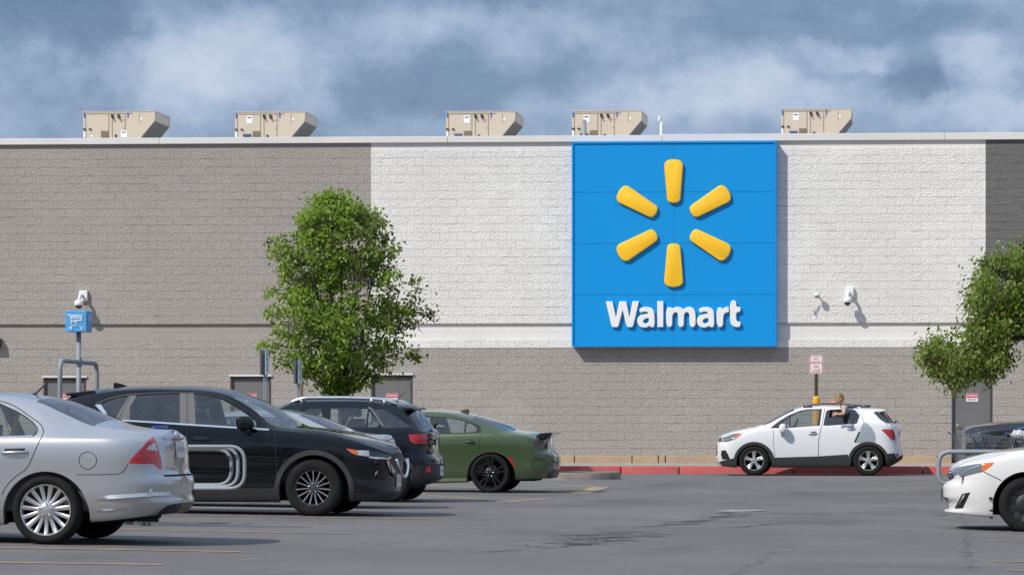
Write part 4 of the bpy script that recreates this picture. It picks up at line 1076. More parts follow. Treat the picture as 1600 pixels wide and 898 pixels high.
def make_wheel(r, style, width):
    rim_r = style['rim']; W = width
    b = bmesh.new()                                        # barrel, brake disc, hub (wheel itself)
    lathe(b, [(rim_r * .985, .012), (rim_r * .93, .03), (rim_r * .91, W * .9), (.05, W * .9)], 40)
    lathe(b, [(.0, .10), (rim_r * .62, .10), (rim_r * .62, .13)], 32)
    lathe(b, [(rim_r * .22, .06), (rim_r * .22, .12)], 20)
    w = obj('wheel', fix(b), mat('brake_and_barrel', (.05, .05, .052), .45, .6))
    b = bmesh.new()
    prof = [(rim_r * .985, .016), (rim_r * 1.0, .004), (rim_r * 1.045, -.002)]
    for t in np.linspace(.12, 1, 9): prof.append((rim_r * 1.045 + (r - .012 - rim_r * 1.045) * t, -.004 - .010 * sin(math.pi * min(t * .95, 1)) + .014 * t ** 4))
    prof += [(r - .004, .022), (r, .042)]
    for k in range(4):
        c = .05 + (W - .1) * (k + .5) / 4; prof += [(r, c - .014), (r - .008, c - .010), (r - .008, c - .004), (r, c)]
    prof += [(r, W - .042), (r - .004, W - .022), (rim_r * 1.2, W + .005), (rim_r * .99, W - .01)]
    rings = lathe(b, prof, 72)
    ty = obj('tyre', fix(b), M_TYRE, w); smooth(ty, 50)
    b = bmesh.new()
    lathe(b, [(rim_r * 1.0, .006), (rim_r * .985, -.001), (rim_r * .955, .000), (rim_r * .93, .010), (rim_r * .90, .030)], 64)
    r0 = style.get('hub', .055); dish = style.get('dish', .012); th = style.get('th', .02)
    for a0, w0, w1, mi in style['spokes']:
        a = rad(a0); ca, sa = cos(a), sin(a); rows = []
        for t in np.linspace(0, 1, 6):
            rr = r0 * .6 + (rim_r * .965 - r0 * .6) * t; wd = w0 + (w1 - w0) * t; y = dish * (1 - t) + .004 * t + .010 * sin(math.pi * t) * style.get('bow', 1)
            row = []
            for k, (u, dy) in enumerate(((-.5, th), (-.5, .004), (-.32, 0), (.32, 0), (.5, .004), (.5, th))):
                px_, pz_ = rr, u * wd; row.append(b.verts.new((px_ * ca - pz_ * sa, y + dy, px_ * sa + pz_ * ca)))
            rows.append(row)
        for p_, q_ in zip(rows, rows[1:]):
            for k in range(5):
                f = b.faces.new((p_[k], p_[k + 1], q_[k + 1], q_[k])); f.material_index = mi if k == 2 else style.get('edge', 0)
    lathe(b, [(r0 * 1.05, .03), (r0 * 1.02, dish - .002), (r0 * .6, dish - .006), (r0 * .55, dish - .010), (.001, dish - .013)], 28)
    if style.get('disc'):
        lathe(b, [(rim_r * .90, .03), (rim_r * .8, .018), (rim_r * .62, .03), (rim_r * .45, .004), (rim_r * .2, .0), (.001, .004)], 48)
    for k in range(5):
        a = rad(style.get('lug0', 90) + 72 * k); ellipsoid(b, (.057 * cos(a), dish - .006, .057 * sin(a)), (.012, .016, .012), 10, 6, len(style['mats']))
    rim = obj('rim', fix(b), style['mats'] + [style.get('lug', M_CHROME)], w); smooth(rim, 40)
    return w
def paint_mat(name, col, metal=0.0, rough=.4, coat=1.0, dust=.25):
    if name in MATS: return MATS[name]
    m = bpy.data.materials.new(name); m.use_nodes = True; nt = m.node_tree; N, L = nt.nodes, nt.links; p = N['Principled BSDF']
    p.inputs['Base Color'].default_value = (*col, 1); p.inputs['Metallic'].default_value = metal; p.inputs['Roughness'].default_value = rough
    p.inputs['Coat Weight'].default_value = coat; p.inputs['Coat Roughness'].default_value = .02; p.inputs['Specular IOR Level'].default_value = 0.0 if metal < .2 else .5
    tc = N.new('ShaderNodeTexCoord'); sp = N.new('ShaderNodeSeparateXYZ'); L.new(tc.outputs['Object'], sp.inputs[0])
    n = N.new('ShaderNodeTexNoise'); n.inputs['Scale'].default_value = 3.0; n.inputs['Detail'].default_value = 7; n.inputs['Roughness'].default_value = .7; L.new(tc.outputs['Object'], n.inputs['Vector'])
    r = N.new('ShaderNodeMapRange'); r.inputs[1].default_value = .75; r.inputs[2].default_value = .2; r.inputs[3].default_value = 0; r.inputs[4].default_value = dust; L.new(sp.outputs[2], r.inputs[0])
    q = N.new('ShaderNodeMath'); q.operation = 'MULTIPLY'; L.new(r.outputs[0], q.inputs[0]); L.new(n.outputs['Fac'], q.inputs[1])       # road dust thrown up on the lower panels
    x = N.new('ShaderNodeMix'); x.data_type = 'RGBA'; x.inputs[6].default_value = (*col, 1); x.inputs[7].default_value = (.20, .185, .165, 1); L.new(q.outputs[0], x.inputs[0])
    L.new(x.outputs[2], p.inputs['Base Color']); MATS[name] = m; return m
P_SILVER = paint_mat('silver_paint', (.53, .53, .535), .70, .27, dust=.25)
P_BLACK = paint_mat('black_paint', (.004, .005, .0065), .0, .5, dust=.05)
P_NAVY = paint_mat('navy_paint', (.005, .008, .014), .1, .45, dust=.05)
P_GREEN = paint_mat('green_paint', (.075, .112, .045), .55, .36)
P_WHITE = paint_mat('white_paint', (.73, .735, .74), .0, .5)
P_WARM = paint_mat('warm_white_paint', (.72, .705, .675), .0, .5)
P_DBLUE = paint_mat('dark_blue_grey_paint', (.010, .013, .019), .3, .4, dust=.06)
M_SIL_RIM = mat('silver_rim', (.60, .59, .58), .30, .85); M_GREY_RIM = mat('grey_rim', (.11, .11, .115), .32, .7); M_MACH = mat('machined_rim', (.62, .62, .63), .25, .9)
M_BLK_RIM = mat('black_rim', (.014, .014, .015), .28, .3, coat=.6); M_STEEL = mat('steel_wheel_black', (.012, .012, .013), .55)
M_BRIGHT = mat('bright_lug', (.7, .7, .7), .25, 1.0)
ST_A = dict(rim=.238, mats=[M_SIL_RIM], spokes=[(78 + 24 * k, .030, .040 if k % 3 else .046, 0) for k in range(15)], hub=.075, dish=.016, bow=1.4)
ST_B = dict(rim=.225, mats=[M_GREY_RIM, M_MACH], spokes=[s_ for k in range(5) for s_ in ((90 + 72 * k - 24, .016, .020, 1), (90 + 72 * k, .016, .018, 1), (90 + 72 * k + 24, .016, .020, 1))], hub=.062, dish=.022, bow=.4)
ST_D = dict(rim=.205, mats=[M_GREY_RIM, M_MACH], spokes=[(90 + 36 * k, .03, .03, k % 2) for k in range(10)], hub=.06, dish=.02)
ST_E = dict(rim=.270, mats=[M_BLK_RIM, M_GREY_RIM], spokes=[s_ for k in range(5) for s_ in ((90 + 72 * k - 11, .024, .026, 0), (90 + 72 * k + 11, .024, .026, 0))], hub=.072, dish=.026, bow=.3, lug=M_BRIGHT)
ST_F = dict(rim=.220, mats=[M_SIL_RIM, M_GREY_RIM], spokes=[s_ for k in range(5) for s_ in ((90 + 72 * k - 7, .036, .046, 0), (90 + 72 * k + 7, .036, .046, 0))], hub=.066, dish=.010, bow=1.2)
ST_G = dict(rim=.215, mats=[M_STEEL], spokes=[(90 + 36 * k, .10, .10, 0) for k in range(10)], hub=.07, dish=.03, disc=True)
CARS = {}

# ------------------------------------------------------------------ silver sedan at the left edge, tail to the right
A = Car('sedan', 'silver four door sedan nearest the camera with its tail to the right', 'car', 73, 170.4, .915, P_SILVER, 1.30)
A.shell(top=[(-520, 728), (-430, 706), (-330, 692), (-262, 682), (-190, 650), (-110, 622), (-40, 612), (0, 612.3), (38, 613), (55, 615.5), (80, 620), (100, 625), (125, 633), (150, 643.6), (175, 653.8), (191, 661.2), (222, 667), (250, 670), (279, 671), (288, 676), (296, 690)],
        rail=[(-520, 740), (-420, 712), (-340, 694), (-300, 684), (-140, 626), (-70, 617), (0, 619), (30, 622), (55, 626), (100, 645), (150, 665.5), (200, 672), (230, 677), (262, 686), (280, 700)],
        belt=[(-556, 750), (-480, 726), (-400, 707), (-300, 692), (-100, 686), (0, 684), (120, 684), (190, 684.5), (225, 688), (262, 702)],
        bot=[(-556, 806), (-500, 824), (-330, 821), (0, 821), (140, 817), (201, 811), (232, 807), (262, 804)],
        left=[(-515, 722), (-545, 745), (-556, 780), (-550, 806), (-530, 826)],
        right=[(287, 674), (291.5, 684), (295, 700), (296.5, 728), (298.5, 739), (305.4, 745), (306, 752), (304.5, 762), (303.2, 773), (307, 780), (304, 788), (294, 800), (284, 810)],
        yr=[(-560, .80), (-420, .80), (-310, .84), (-180, .76), (-60, .69), (40, .68), (100, .72), (150, .80), (210, .84), (300, .82)], La=.62, Ra=.62, nL=2.5, nR=3.0, side=[(.945, .10), (.988, .28), (.982, .52), (1.0, .84), (.972, .97)])
A.region('window', GLASS_CLEAR, [(-330, 680), (-285, 660), (-215, 639), (-140, 629), (-70, 627.5), (-62, 681)], door=2)
A.region('window', GLASS_CLEAR, [(-48, 628), (0, 632), (25.6, 643), (14.5, 681.2), (0, 681.9), (-44, 682)], door=1)
A.region('quarter_window', GLASS_CLEAR, [(31, 646), (40, 652.5), (50, 660.5), (55.5, 667), (57, 671), (55.6, 676), (50.6, 680), (22, 681)], door=1)
A.region('trim', M_TRIM, [(25.6, 643), (31, 646), (22, 681), (14.5, 681.2)], merge=True)
A.region('tail_light', L_WHT, [(228.2, 702), (234.2, 695.4), (242.4, 690.4), (246.7, 703.6)])
A.region('tail_light', L_RED, [(200.1, 723.7), (210, 711), (224, 697), (234, 685.5), (239.7, 681.6), (243.9, 688), (248.6, 703), (251.6, 716), (253.4, 732.7), (248, 732.7), (245, 729), (240, 724.7)])
A.region('headlight', L_HEAD, [(-535, 735), (-500, 722), (-440, 716), (-450, 735), (-520, 752)])
A.region('bumper_insert', M_TRIM, [(232, 806), (248, 800), (262, 789), (278, 785.5), (300, 784), (312, 782), (308, 800), (285, 815), (230, 818)], merge=True)
A.region('door', P_SILVER, [(-62, 628), (-30, 625), (0, 626), (16, 630.6), (31, 638.8), (50, 652.5), (62.5, 661), (67, 668), (68, 675), (65, 682.5), (58.8, 695), (51, 712), (42.5, 732), (25, 743), (10, 758), (2, 775), (-3, 815), (-62, 815)], id=1)
A.region('door', P_SILVER, [(-64, 628), (-140, 626), (-215, 636), (-290, 656), (-345, 684), (-352, 740), (-340, 815), (-64, 815)], id=2)
A.screens = [('rear_window', GLASS_REAR, A.loc(55, 626, .26)[0], A.loc(150, 665, .26)[0]), ('windscreen', GLASS_CLEAR, A.loc(-296, 684, .26)[0], A.loc(-142, 626, .26)[0])]
A.arch(71, 804, .400); A.arch(-392, 804, .400)
A.rib([(0, 626), (16, 630.6), (31, 638.8), (50, 652.5), (62.5, 661), (67, 668), (68, 675), (65, 682.5), (58.8, 695), (51, 712), (42.5, 732), (25, 743), (10, 758), (3, 772)], .007, 1, rounds=1)
A.rib([(-63, 628), (-63, 815)], .007, 1); A.rib([(-30, 625), (0, 626)], .007, 1)
A.rib([(122.5, 719), (126.5, 709), (137, 704.5), (147.5, 709), (152, 719), (147.5, 729), (137, 733.5), (126.5, 729)], .006, 1, raw=False, closed=True, rounds=2)
A.rib([(120, 741), (160, 740.8), (184, 740.3), (193, 736), (200, 725)], .006, 1)
A.rib([(-44, 683), (0, 683), (51, 681.2)], .016, 3, off=.004)
A.rib([(-62, 629), (-48, 628.2), (0, 631), (25, 642.2), (40, 651), (51, 659.5), (57, 667), (58.6, 672), (56, 677.5), (51, 681)], .012, 2, off=.003)
A.build([P_SILVER])
A.molding('bumper_crease', [(143.5, 782), (160, 778.5), (200, 776), (232, 773.5), (265, 772), (290, 772)], .05, .020, P_SILVER); A.molding('bumper_crease', [(139, 798.5), (165, 797), (206, 793)], .03, .010, P_SILVER)
A.wheel(A.loc(73, 799)[0], .318, .318, ST_A); A.wheel(A.loc(-392, 799)[0], .318, .318, ST_A)
A.cabin(A.loc(-330, 700)[0], A.loc(150, 700)[0], A.loc(-110, 700)[0], A.loc(55, 700)[0], steer=A.loc(-190, 690)[0])
A.handle([(2, 707), (44, 706)], P_SILVER, 1); A.handle([(-125, 708), (-85, 707)], P_SILVER, 2)
A.mirror(-262, 690, .12, .14, .2, P_SILVER)
zpl = A.loc(275, 702, .95)[1]; A.plate('right', zpl, text='DG 4721', tilt=-6)
bm = bmesh.new(); h = A.bvh.ray_cast(Vector((5, -.02, zpl + .13)), Vector((-1, 0, 0)))[0]
lathe(bm, [(.001, .014), (.075, .012), (.085, .002), (.08, -.01)], 24, 'x'); 
for v in bm.verts: v.co.z *= .5
o = obj('badge', fix(bm), M_CHROME, A.root, (h.x + .004, 0, zpl + .135))
A.end_strip('right', 'boot_gap', A.loc(285, 741, 1.0)[1], -.55, .55, .016, M_GAP, .004)
A.end_strip('right', 'boot_trim', zpl + .112, -.42, .42, .030, M_CHROME, .010)
bm = bmesh.new(); h = A.bvh.ray_cast(Vector((A.loc(276, 671, .9)[0], -.02, 3)), Vector((0, 0, -1)))[0]; box(bm, -.015, .02, -.16, .16, -.012, .006, .004); obj('brake_light', fix(bm), L_RED, A.root, (h.x, 0, h.z))
bm = bmesh.new(); q = A.loc(52, 612, .9); tube(bm, [(q[0] - .10, 0, q[1] - .045), (q[0] + .02, 0, q[1] - .03), (q[0] + .03, 0, q[1] - .05)], [.018, .026, .02], 8); tube(bm, [(q[0] + .015, 0, q[1] - .02), (q[0] + .17, 0, q[1] + .13)], [.009, .005], 6); obj('antenna', fix(bm), M_TRIM, A.root)
bm = bmesh.new(); x_ = A.loc(262, 806, .5)[0]; tube(bm, [(x_ - .35, -.45, .24), (x_ - .08, -.45, .23)], .035, 10); obj('exhaust', fix(bm), M_UNDER, A.root)

# a like sedan, brighter, two bays further: only its roof, rear glass and boot lid show
C2 = copy_tree(A.root); CARS['C'] = C2
C2['label'] = 'silver sedan mostly hidden behind the black suv, only roof and boot showing'
Yc = Yof(560, 114); tgt = P(553, 672, Yc + .915); src = A.loc(191, 661.2, .915)
C2.location = (tgt.x - src[0], Yc + .915, tgt.z - src[1])
# ------------------------------------------------------------------ black suv, nose to the right
B = Car('suv', 'black suv with grey arch cladding, nose to the right beside the cart rails', 'car', 490, 126, .92, P_BLACK, 1.2)
B.shell(top=[(60, 640), (100, 618), (123.8, 612.5), (157.5, 607.2), (197.5, 603.4), (235, 602.2), (310, 602.2), (327, 603), (352, 606.2), (377.5, 613), (402.5, 622.6), (422.5, 631.4), (452.5, 650), (475, 664.5), (500, 667.8), (520, 670), (565, 680), (603, 690.5), (622, 698), (632, 704)],
        rail=[(60, 650), (110, 622), (157, 613), (197, 608.5), (235, 607.5), (290, 608.5), (327.5, 611), (352.5, 616), (365, 620.5), (384, 630.5), (402.5, 643), (427.5, 664), (446, 668), (470, 669.6), (500, 672), (520, 675), (560, 686), (590, 697), (615, 709)],
        belt=[(30, 668), (110, 652), (191, 657.5), (292.5, 663.3), (420, 671), (450, 673.5), (480, 676.5), (520, 682), (560, 692), (590, 703), (620, 720)],
        bot=[(30, 770), (60, 784), (147, 784), (303, 784), (423, 784), (550, 783), (605, 780), (620, 776)],
        left=[(112, 616), (100, 640), (85, 665), (74, 692), (66, 725), (63, 750), (72, 778), (80, 786)],
        right=[(629, 701), (631, 708), (630.5, 720), (628, 740), (627.5, 765), (620, 777), (606, 783)],
        yr=[(30, .75), (160, .72), (300, .73), (400, .80), (430, .86), (520, .84), (625, .78)], La=.5, Ra=.6, nL=2.8, nR=2.4, side=[(.95, .10), (.992, .24), (.972, .40), (1.0, .74), (.975, .97)])
B.region('grille', mat('grille_black', (.010, .010, .011), .4, bump=(40, .5, .02)), [(611, 711), (618, 708), (624, 706), (632, 706), (631, 725), (626.5, 738), (620, 741), (614, 731)])
B.region('headlight', L_AMB, [(540.5, 700), (558, 702.8), (560, 711.6), (549, 707)])
B.region('headlight', L_WHT, [(558, 703), (576.5, 703.3), (577.5, 713), (560.5, 710.5)])
B.region('headlight', L_SMOKE, [(577, 703.3), (592, 706), (609.5, 712.3), (607, 714.5), (578, 712.8)])
B.region('fog_recess', M_TRIM, [(573, 752), (585, 749.5), (607, 752), (617, 758), (616, 768), (609, 770), (577, 761.5)])
B.region('quarter_window', GLASS_TINT, [(160, 631.5), (170, 626.2), (182, 622.3), (200.6, 619), (181, 651.5), (169, 648.5)])
B.region('window', GLASS_TINT, [(214, 618.8), (235, 617), (281, 615.6), (281, 660.6), (202.5, 656.5), (202.5, 636)], door=1)
B.region('window', GLASS_CLEAR, [(303, 615.6), (327.5, 618), (346, 623.8), (365, 633.8), (384, 646), (398, 657.5), (402.5, 668.4), (306, 664)], door=2)
B.region('pillar_trim', M_GTRIM, [(201.9, 617.6), (213.8, 617.6), (202.5, 636), (202.5, 656), (191, 656.5), (181, 651.5)], merge=True)
B.region('pillar_trim', M_GTRIM, [(281, 613.5), (303, 613.5), (306, 664), (281, 661)], merge=True)
B.region('door', P_BLACK, [(205, 616), (235, 613.5), (292.3, 612.5), (292.5, 700), (293, 762), (210, 762), (203, 745), (192, 715), (188, 690), (190, 657)], id=1)
B.region('door', P_BLACK, [(292.7, 612.5), (327, 614.5), (350, 620.5), (372, 632), (395, 647.5), (412, 660), (428.6, 668), (430, 683), (432, 745), (428, 762), (293.2, 762)], id=2)
B.arch(490, 765, .435, .062); B.arch(147, 765, .435, .062)
B.region('cladding', M_CLAD, [(180, 762), (430, 762), (430, 800), (180, 800)], off=.008)
B.region('cladding', M_CLAD, [(545, 770), (640, 768), (640, 800), (545, 800)], off=.004)
B.region('tail_light', L_RED, [(70, 690), (105, 690), (110, 705), (70, 708)])
B.screens = [('windscreen', GLASS_CLEAR, B.loc(366, 620, .26)[0], B.loc(441, 667, .26)[0])]
B.rib([(292.5, 612.5), (292.5, 660), (292.5, 700), (293, 762)], .007, 1); B.rib([(428.6, 668), (430, 683), (432, 745), (428, 762)], .007, 1)
B.rib([(157, 607), (150, 617), (126, 629)], .008, 1); B.rib([(206, 616), (195, 634), (187, 652)], .005, 1)
B.rib([(191, 656.5), (240, 659.5), (292.5, 663), (360, 667.2), (420, 671)], .020, 3, off=.006)
B.rib([(150, 631.5), (158, 632), (168, 647.5), (164, 646)], .004, 3)
B.region('quarter_trim', M_CHROME, [(148, 632), (157.5, 631.2), (168, 647), (162, 646.6)], merge=True)
B.rib([(150, 630.5), (165, 624), (180, 619.5), (202, 616), (235, 613.8), (292, 612.4), (327, 614.5), (350, 620.5), (372, 632), (395, 647.5), (413, 661), (420, 668)], .012, 2, off=.003, rounds=1)
B.rib([(576, 713.8), (590, 715), (606, 716), (609.5, 713.4)], .022, 3, off=.012); B.rib([(605, 719), (609, 730), (615, 740), (620, 744), (624.5, 741)], .030, 3, off=.014, rounds=1)
B.rib([(430, 690), (432, 690)], .004, 1); B.rib([(596, 700), (606, 697), (620, 696)], .006, 1)
B.rib([(480, 674), (520, 680), (560, 690.5), (590, 701.5), (608, 709)], .006, 1)
B.build()
B.wheel(B.loc(490, 765.5)[0], .352, .352, ST_B); B.wheel(B.loc(147, 765.5)[0], .352, .352, ST_B)
B.cabin(B.loc(110, 700)[0], B.loc(435, 700)[0], B.loc(300, 700)[0], B.loc(195, 700)[0], steer=B.loc(368, 690)[0], face=1)
B.handle([(300, 686), (327, 687.5)], P_BLACK, 2); B.handle([(212, 682), (238, 683)], P_BLACK, 1)
B.mirror(383, 660, .215, .165, .16, P_BLACK, M_TRIM, .08, face=1)
q = B.loc(190, 602, .92); bm = bmesh.new(); prism(bm, [(q[0] - .10, q[1] - .03), (q[0] - .10, q[1] + .036), (q[0] - .055, q[1] + .036), (q[0] + .04, q[1] + .008), (q[0] + .12, q[1] - .03)], -.03, .03, bev=.012); obj('roof_fin', fix(bm), P_BLACK, B.root)
q = B.loc(140, 612, .5); bm = bmesh.new(); prism(bm, [(B.loc(123.5, 612, .9)[0], q[1] - .05), (B.loc(123.5, 612, .9)[0] - .02, q[1] - .02), (q[0] + .1, q[1] + .02), (q[0] + .18, q[1] - .05)], -.60, .60, bev=.01); obj('spoiler', fix(bm), P_BLACK, B.root)
bm = bmesh.new(); q = B.loc(622, 722, .92); tube(bm, [(0, .42, .04), (0.02, .34, -.06), (.03, .2, -.155), (.035, 0, -.185), (.03, -.2, -.155), (.02, -.34, -.06), (0, -.42, .04)], .018, 8); obj('grille_trim', fix(bm), M_CHROME, B.root, (q[0] + .05, 0, q[1]))
B.plate('right', B.loc(627, 750, .92)[1], text='')

# ------------------------------------------------------------------ small navy suv, tail to the right
D = Car('compact_suv', 'dark navy compact suv with silver roof rails parked in front of the tree', 'car', 607, 103, .885, P_NAVY, 1.2)
D.shell(top=[(275, 690), (330, 674), (395, 662), (430, 640), (462, 626), (490, 622.5), (560, 621), (600, 623.5), (630, 629), (650, 632), (656, 635), (672, 650), (690, 680)],
        rail=[(275, 700), (330, 684), (385, 668), (420, 648), (449, 633), (475, 627.5), (540, 627), (580, 628.5), (600, 631), (628, 637), (636, 645), (655, 655), (672, 672)],
        belt=[(275, 704), (380, 676), (450, 669.5), (500, 668.5), (570, 668.5), (645, 668), (670, 676)],
        bot=[(268, 760), (300, 764), (400, 764), (570, 764), (640, 761), (665, 757), (680, 751)],
        left=[(280, 690), (270, 710), (268, 740), (278, 768)],
        right=[(656, 634), (664, 650), (677, 668), (686.4, 677), (687.3, 684), (686.5, 695), (688.5, 711), (693, 715.5), (694.3, 727), (693.3, 742), (689.5, 747.5), (682, 752), (664, 757)],
        yr=[(270, .8), (400, .84), (460, .74), (600, .73), (640, .74), (690, .80)], La=.55, Ra=.5, nL=2.5, nR=3.2)
D.region('window', GLASS_CLEAR, [(478, 640), (484, 637.6), (503, 637.8), (503, 667), (455, 667), (462, 652)], door=2)
D.region('window', GLASS_CLEAR, [(517, 636.8), (575, 638.6), (570.6, 667.4), (516, 666.8)], door=1)
D.region('window', GLASS_CLEAR, [(577, 641.6), (593, 662), (588, 666.5), (574, 667.4)], door=1)
D.region('quarter_window', GLASS_TINT, [(583, 638.6), (601, 639.3), (610, 644), (625, 655), (643, 666.8), (600, 667.4), (592, 655)])
D.region('tail_light', L_RED, [(639, 678.5), (655, 677.5), (669, 676.6), (668, 684), (666, 693), (648, 693), (640, 688)])
D.region('reflector', L_RED, [(664.6, 729), (673.6, 728.2), (674, 737.8), (665, 738.4)])
D.region('cladding', M_CLAD, [(655, 726), (700, 722), (700, 760), (640, 770), (640, 740), (650, 728)], off=.006)
D.arch(607, 750, .375, .055); D.arch(607 - 2.52 * 103, 750, .375, .055)
D.region('cladding', M_CLAD, [(370, 745), (570, 745), (570, 775), (370, 775)], off=.006)
D.region('door', P_NAVY, [(510, 632), (580, 633), (598, 664), (600, 690), (575, 715), (565, 745), (512, 745)], id=1)
D.region('door', P_NAVY, [(509, 632), (470, 634), (440, 652), (410, 672), (405, 745), (510, 745)], id=2)
D.screens = [('windscreen', GLASS_CLEAR, D.loc(388, 667, .26)[0], D.loc(447, 634, .26)[0])]
rx0, rx1 = D.loc(632, 640, .26)[0], D.loc(668, 668, .26)[0]
D.screens.append(('rear_window', GLASS_REAR, rx0, rx1))
D.rib([(510, 632), (511, 690), (512, 745)], .007, 1); D.rib([(603, 676), (603, 690)], .007, 1); D.rib([(580, 634), (597, 664), (601, 688)], .008, 1)
D.rib([(630, 642), (640, 654), (652, 668), (655, 678)], .010, 1); D.rib([(600, 667.8), (645, 667.6)], .008, 2)
D.rib([(575, 636.5), (580, 638), (596, 662), (599, 666)], .03, 4, off=.004)
D.build()
D.wheel(D.loc(607, 750)[0], .326, .326, ST_D); D.wheel(D.loc(607, 750)[0] - 2.52, .326, .326, ST_D)
D.cabin(D.loc(400, 700)[0], D.loc(640, 700)[0], D.loc(520, 700)[0], D.loc(592, 700)[0], steer=D.loc(455, 690)[0], seatm=M_SEATL)
D.handle([(585, 683), (600, 682)], P_NAVY, 1)
for sg in (-1, 1):                                          # roof rails
    bm = bmesh.new(); pts = []
    for px_, py_ in ((449, 631.5), (458, 626), (470, 621.8), (482, 620.3), (540, 620.2), (580, 621.4), (600, 623.6), (612, 627), (621, 631)):
        x, z = D.loc(px_, py_, .30); pts.append((x, sg * (D.hw - .30), z - .01))
    tube(bm, pts, [.02, .03, .034, .028, .028, .028, .03, .032, .02], 10)
    for k in (2, 5, 6): x, y, z = pts[k]; tube(bm, [(x, y, z), (x + .02, y, z - .07)], .03, 8)
    smooth(obj('roof_rail', fix(bm), mat('silver_rail', (.66, .67, .70), .25, .9), D.root))
q = D.loc(645, 634, .88); bm = bmesh.new(); prism(bm, [(q[0] - .22, q[1] - .0), (q[0] + .10, q[1] - .025), (q[0] + .11, q[1] - .055), (q[0] - .12, q[1] - .075)], -.60, .60, bev=.012); obj('spoiler', fix(bm), M_TRIM, D.root)
q = D.loc(618, 627, .88); bm = bmesh.new(); tube(bm, [(q[0] - .06, 0, q[1] - .03), (q[0] + .04, 0, q[1] - .03)], [.03, .02], 8); tube(bm, [(q[0], 0, q[1] - .02), (q[0] + .14, 0, q[1] + .155)], [.009, .005], 6); obj('antenna', fix(bm), M_TRIM, D.root)
q = D.loc(675, 665, .88); bm = bmesh.new(); tube(bm, [(q[0] + .03, .1, q[1] - .03), (q[0] + .05, 0, q[1] + .03), (q[0] + .09, -.06, q[1] + .03)], .02, 8); obj('rear_wiper', fix(bm), M_TRIM, D.root)
D.plate('right', D.loc(690, 735, .88)[1], h=.15, text='KR 208')
q = D.loc(685, 684, .88); bm = bmesh.new(); tube(bm, [(0, -.05, -.03), (0, -.03, .03), (0, 0, 0), (0, .03, .03), (0, .05, -.03)], .008, 6); obj('badge', fix(bm), M_CHROME, D.root, (D.bvh.ray_cast(Vector((6, -.02, q[1])), Vector((-1, 0, 0)))[0].x + .008, 0, q[1]))

# ------------------------------------------------------------------ green sedan, tail to the right
E = Car('sports_sedan', 'military green sedan with black wheels and rear spoiler, front hidden', 'car', 766, 88.5, .95, P_GREEN, 1.3)
E.shell(top=[(440, 690), (520, 676), (560, 668), (600, 650), (640, 641.5), (658, 640), (692, 640), (717, 642.4), (733.5, 645), (758.6, 651), (783.6, 659), (800, 665.5), (813.7, 671.4), (833.7, 673.6), (850, 675), (862, 676), (868, 680)],
        rail=[(440, 696), (520, 682), (555, 674), (600, 655), (640, 644.5), (660, 643.6), (692, 645), (717, 649.4), (737, 655), (767, 664), (795, 674), (815, 677.5), (835, 681), (852, 688)],
        belt=[(435, 702), (540, 684), (600, 681), (687, 679.4), (750, 677.5), (790, 678), (820, 680.5), (850, 692)],
        bot=[(420, 752), (480, 756), (600, 756), (665, 755.5), (728, 754), (807, 749.8), (850, 748)],
        left=[(430, 692), (420, 715), (418, 740), (425, 758)],
        right=[(867.5, 676), (867.2, 684), (866.6, 702), (874.6, 709), (876.6, 718), (876, 731), (873, 744), (862, 749)],
        yr=[(420, .8), (560, .84), (600, .76), (660, .68), (720, .69), (767, .76), (800, .84), (860, .84)], La=.6, Ra=.62, nL=2.5, nR=3.0, side=[(.95, .10), (.985, .26), (.972, .46), (1.0, .78), (.972, .97)])
E.region('window', GLASS_CLEAR, [(678.5, 652), (700, 653), (725, 657.5), (727, 658.5), (724.5, 675.5), (681, 676.5)], door=1)
E.region('quarter_window', GLASS_CLEAR, [(729.5, 659.5), (737, 662.5), (743.5, 666), (745.5, 670), (743, 674.5), (727.5, 675.5)], door=1)
E.region('window', GLASS_CLEAR, [(600, 661), (625, 653), (660, 650.5), (672, 651), (673, 677), (590, 678)], door=2)
E.region('window_surround', M_TRIM, [(585, 679), (600, 657), (630, 650), (660, 647.6), (677, 649.8), (700, 651.2), (725, 655.8), (743.5, 662), (750, 665.8), (751.2, 669), (750, 672.5), (747, 675.8), (724, 677.4), (680, 678)], merge=True)
E.region('tail_light', L_DRED, [(833.9, 696.2), (836, 694), (850, 692.6), (855.5, 690.5), (857.5, 693), (852, 696.6), (846, 698)])
E.region('tail_light', L_SMOKE, [(833.7, 692.5), (838, 687.5), (850, 683.5), (866, 682), (866.5, 697), (858, 698), (846, 699), (835.4, 698)])
E.region('reflector', L_RED, [(793.6, 713.5), (797.8, 714), (803.6, 726.5), (801.4, 727.8)])
E.region('bumper_insert', M_TRIM, [(850, 748), (856, 739), (864, 733), (880, 731), (880, 750), (850, 756)], merge=True)
E.region('sill', mat('green_sill', (.26, .33, .19), .3, .3, coat=1), [(640, 747), (690, 746.8), (728.5, 746.5), (728.5, 752), (640, 752.5)], merge=True)
E.arch(767, 743.5, .425); E.arch(766 - 3.05 * 88.5, 743.5, .425)
E.region('door', P_GREEN, [(677, 648), (700, 649.6), (725, 654), (745, 661), (752, 667), (750.2, 677), (749, 692), (747, 703), (735, 716), (729, 735), (728.5, 746), (676, 747)], id=1)
E.region('door', P_GREEN, [(675.5, 648), (640, 648), (600, 656), (570, 680), (566, 746), (674.5, 747)], id=2)
E.screens = [('rear_window', GLASS_REAR, E.loc(737, 655, .26)[0], E.loc(794, 673, .26)[0]), ('windscreen', GLASS_CLEAR, E.loc(555, 674, .26)[0], E.loc(622, 650, .26)[0])]
E.rib([(751, 668), (750.2, 677), (749, 692), (747, 703)], .008, 1); E.rib([(676, 649), (675.5, 747)], .008, 1)
E.rib([(767, 679), (784, 678.8), (784.5, 687.5), (770, 688.5), (766.5, 685)], .006, 1, closed=True, rounds=1)
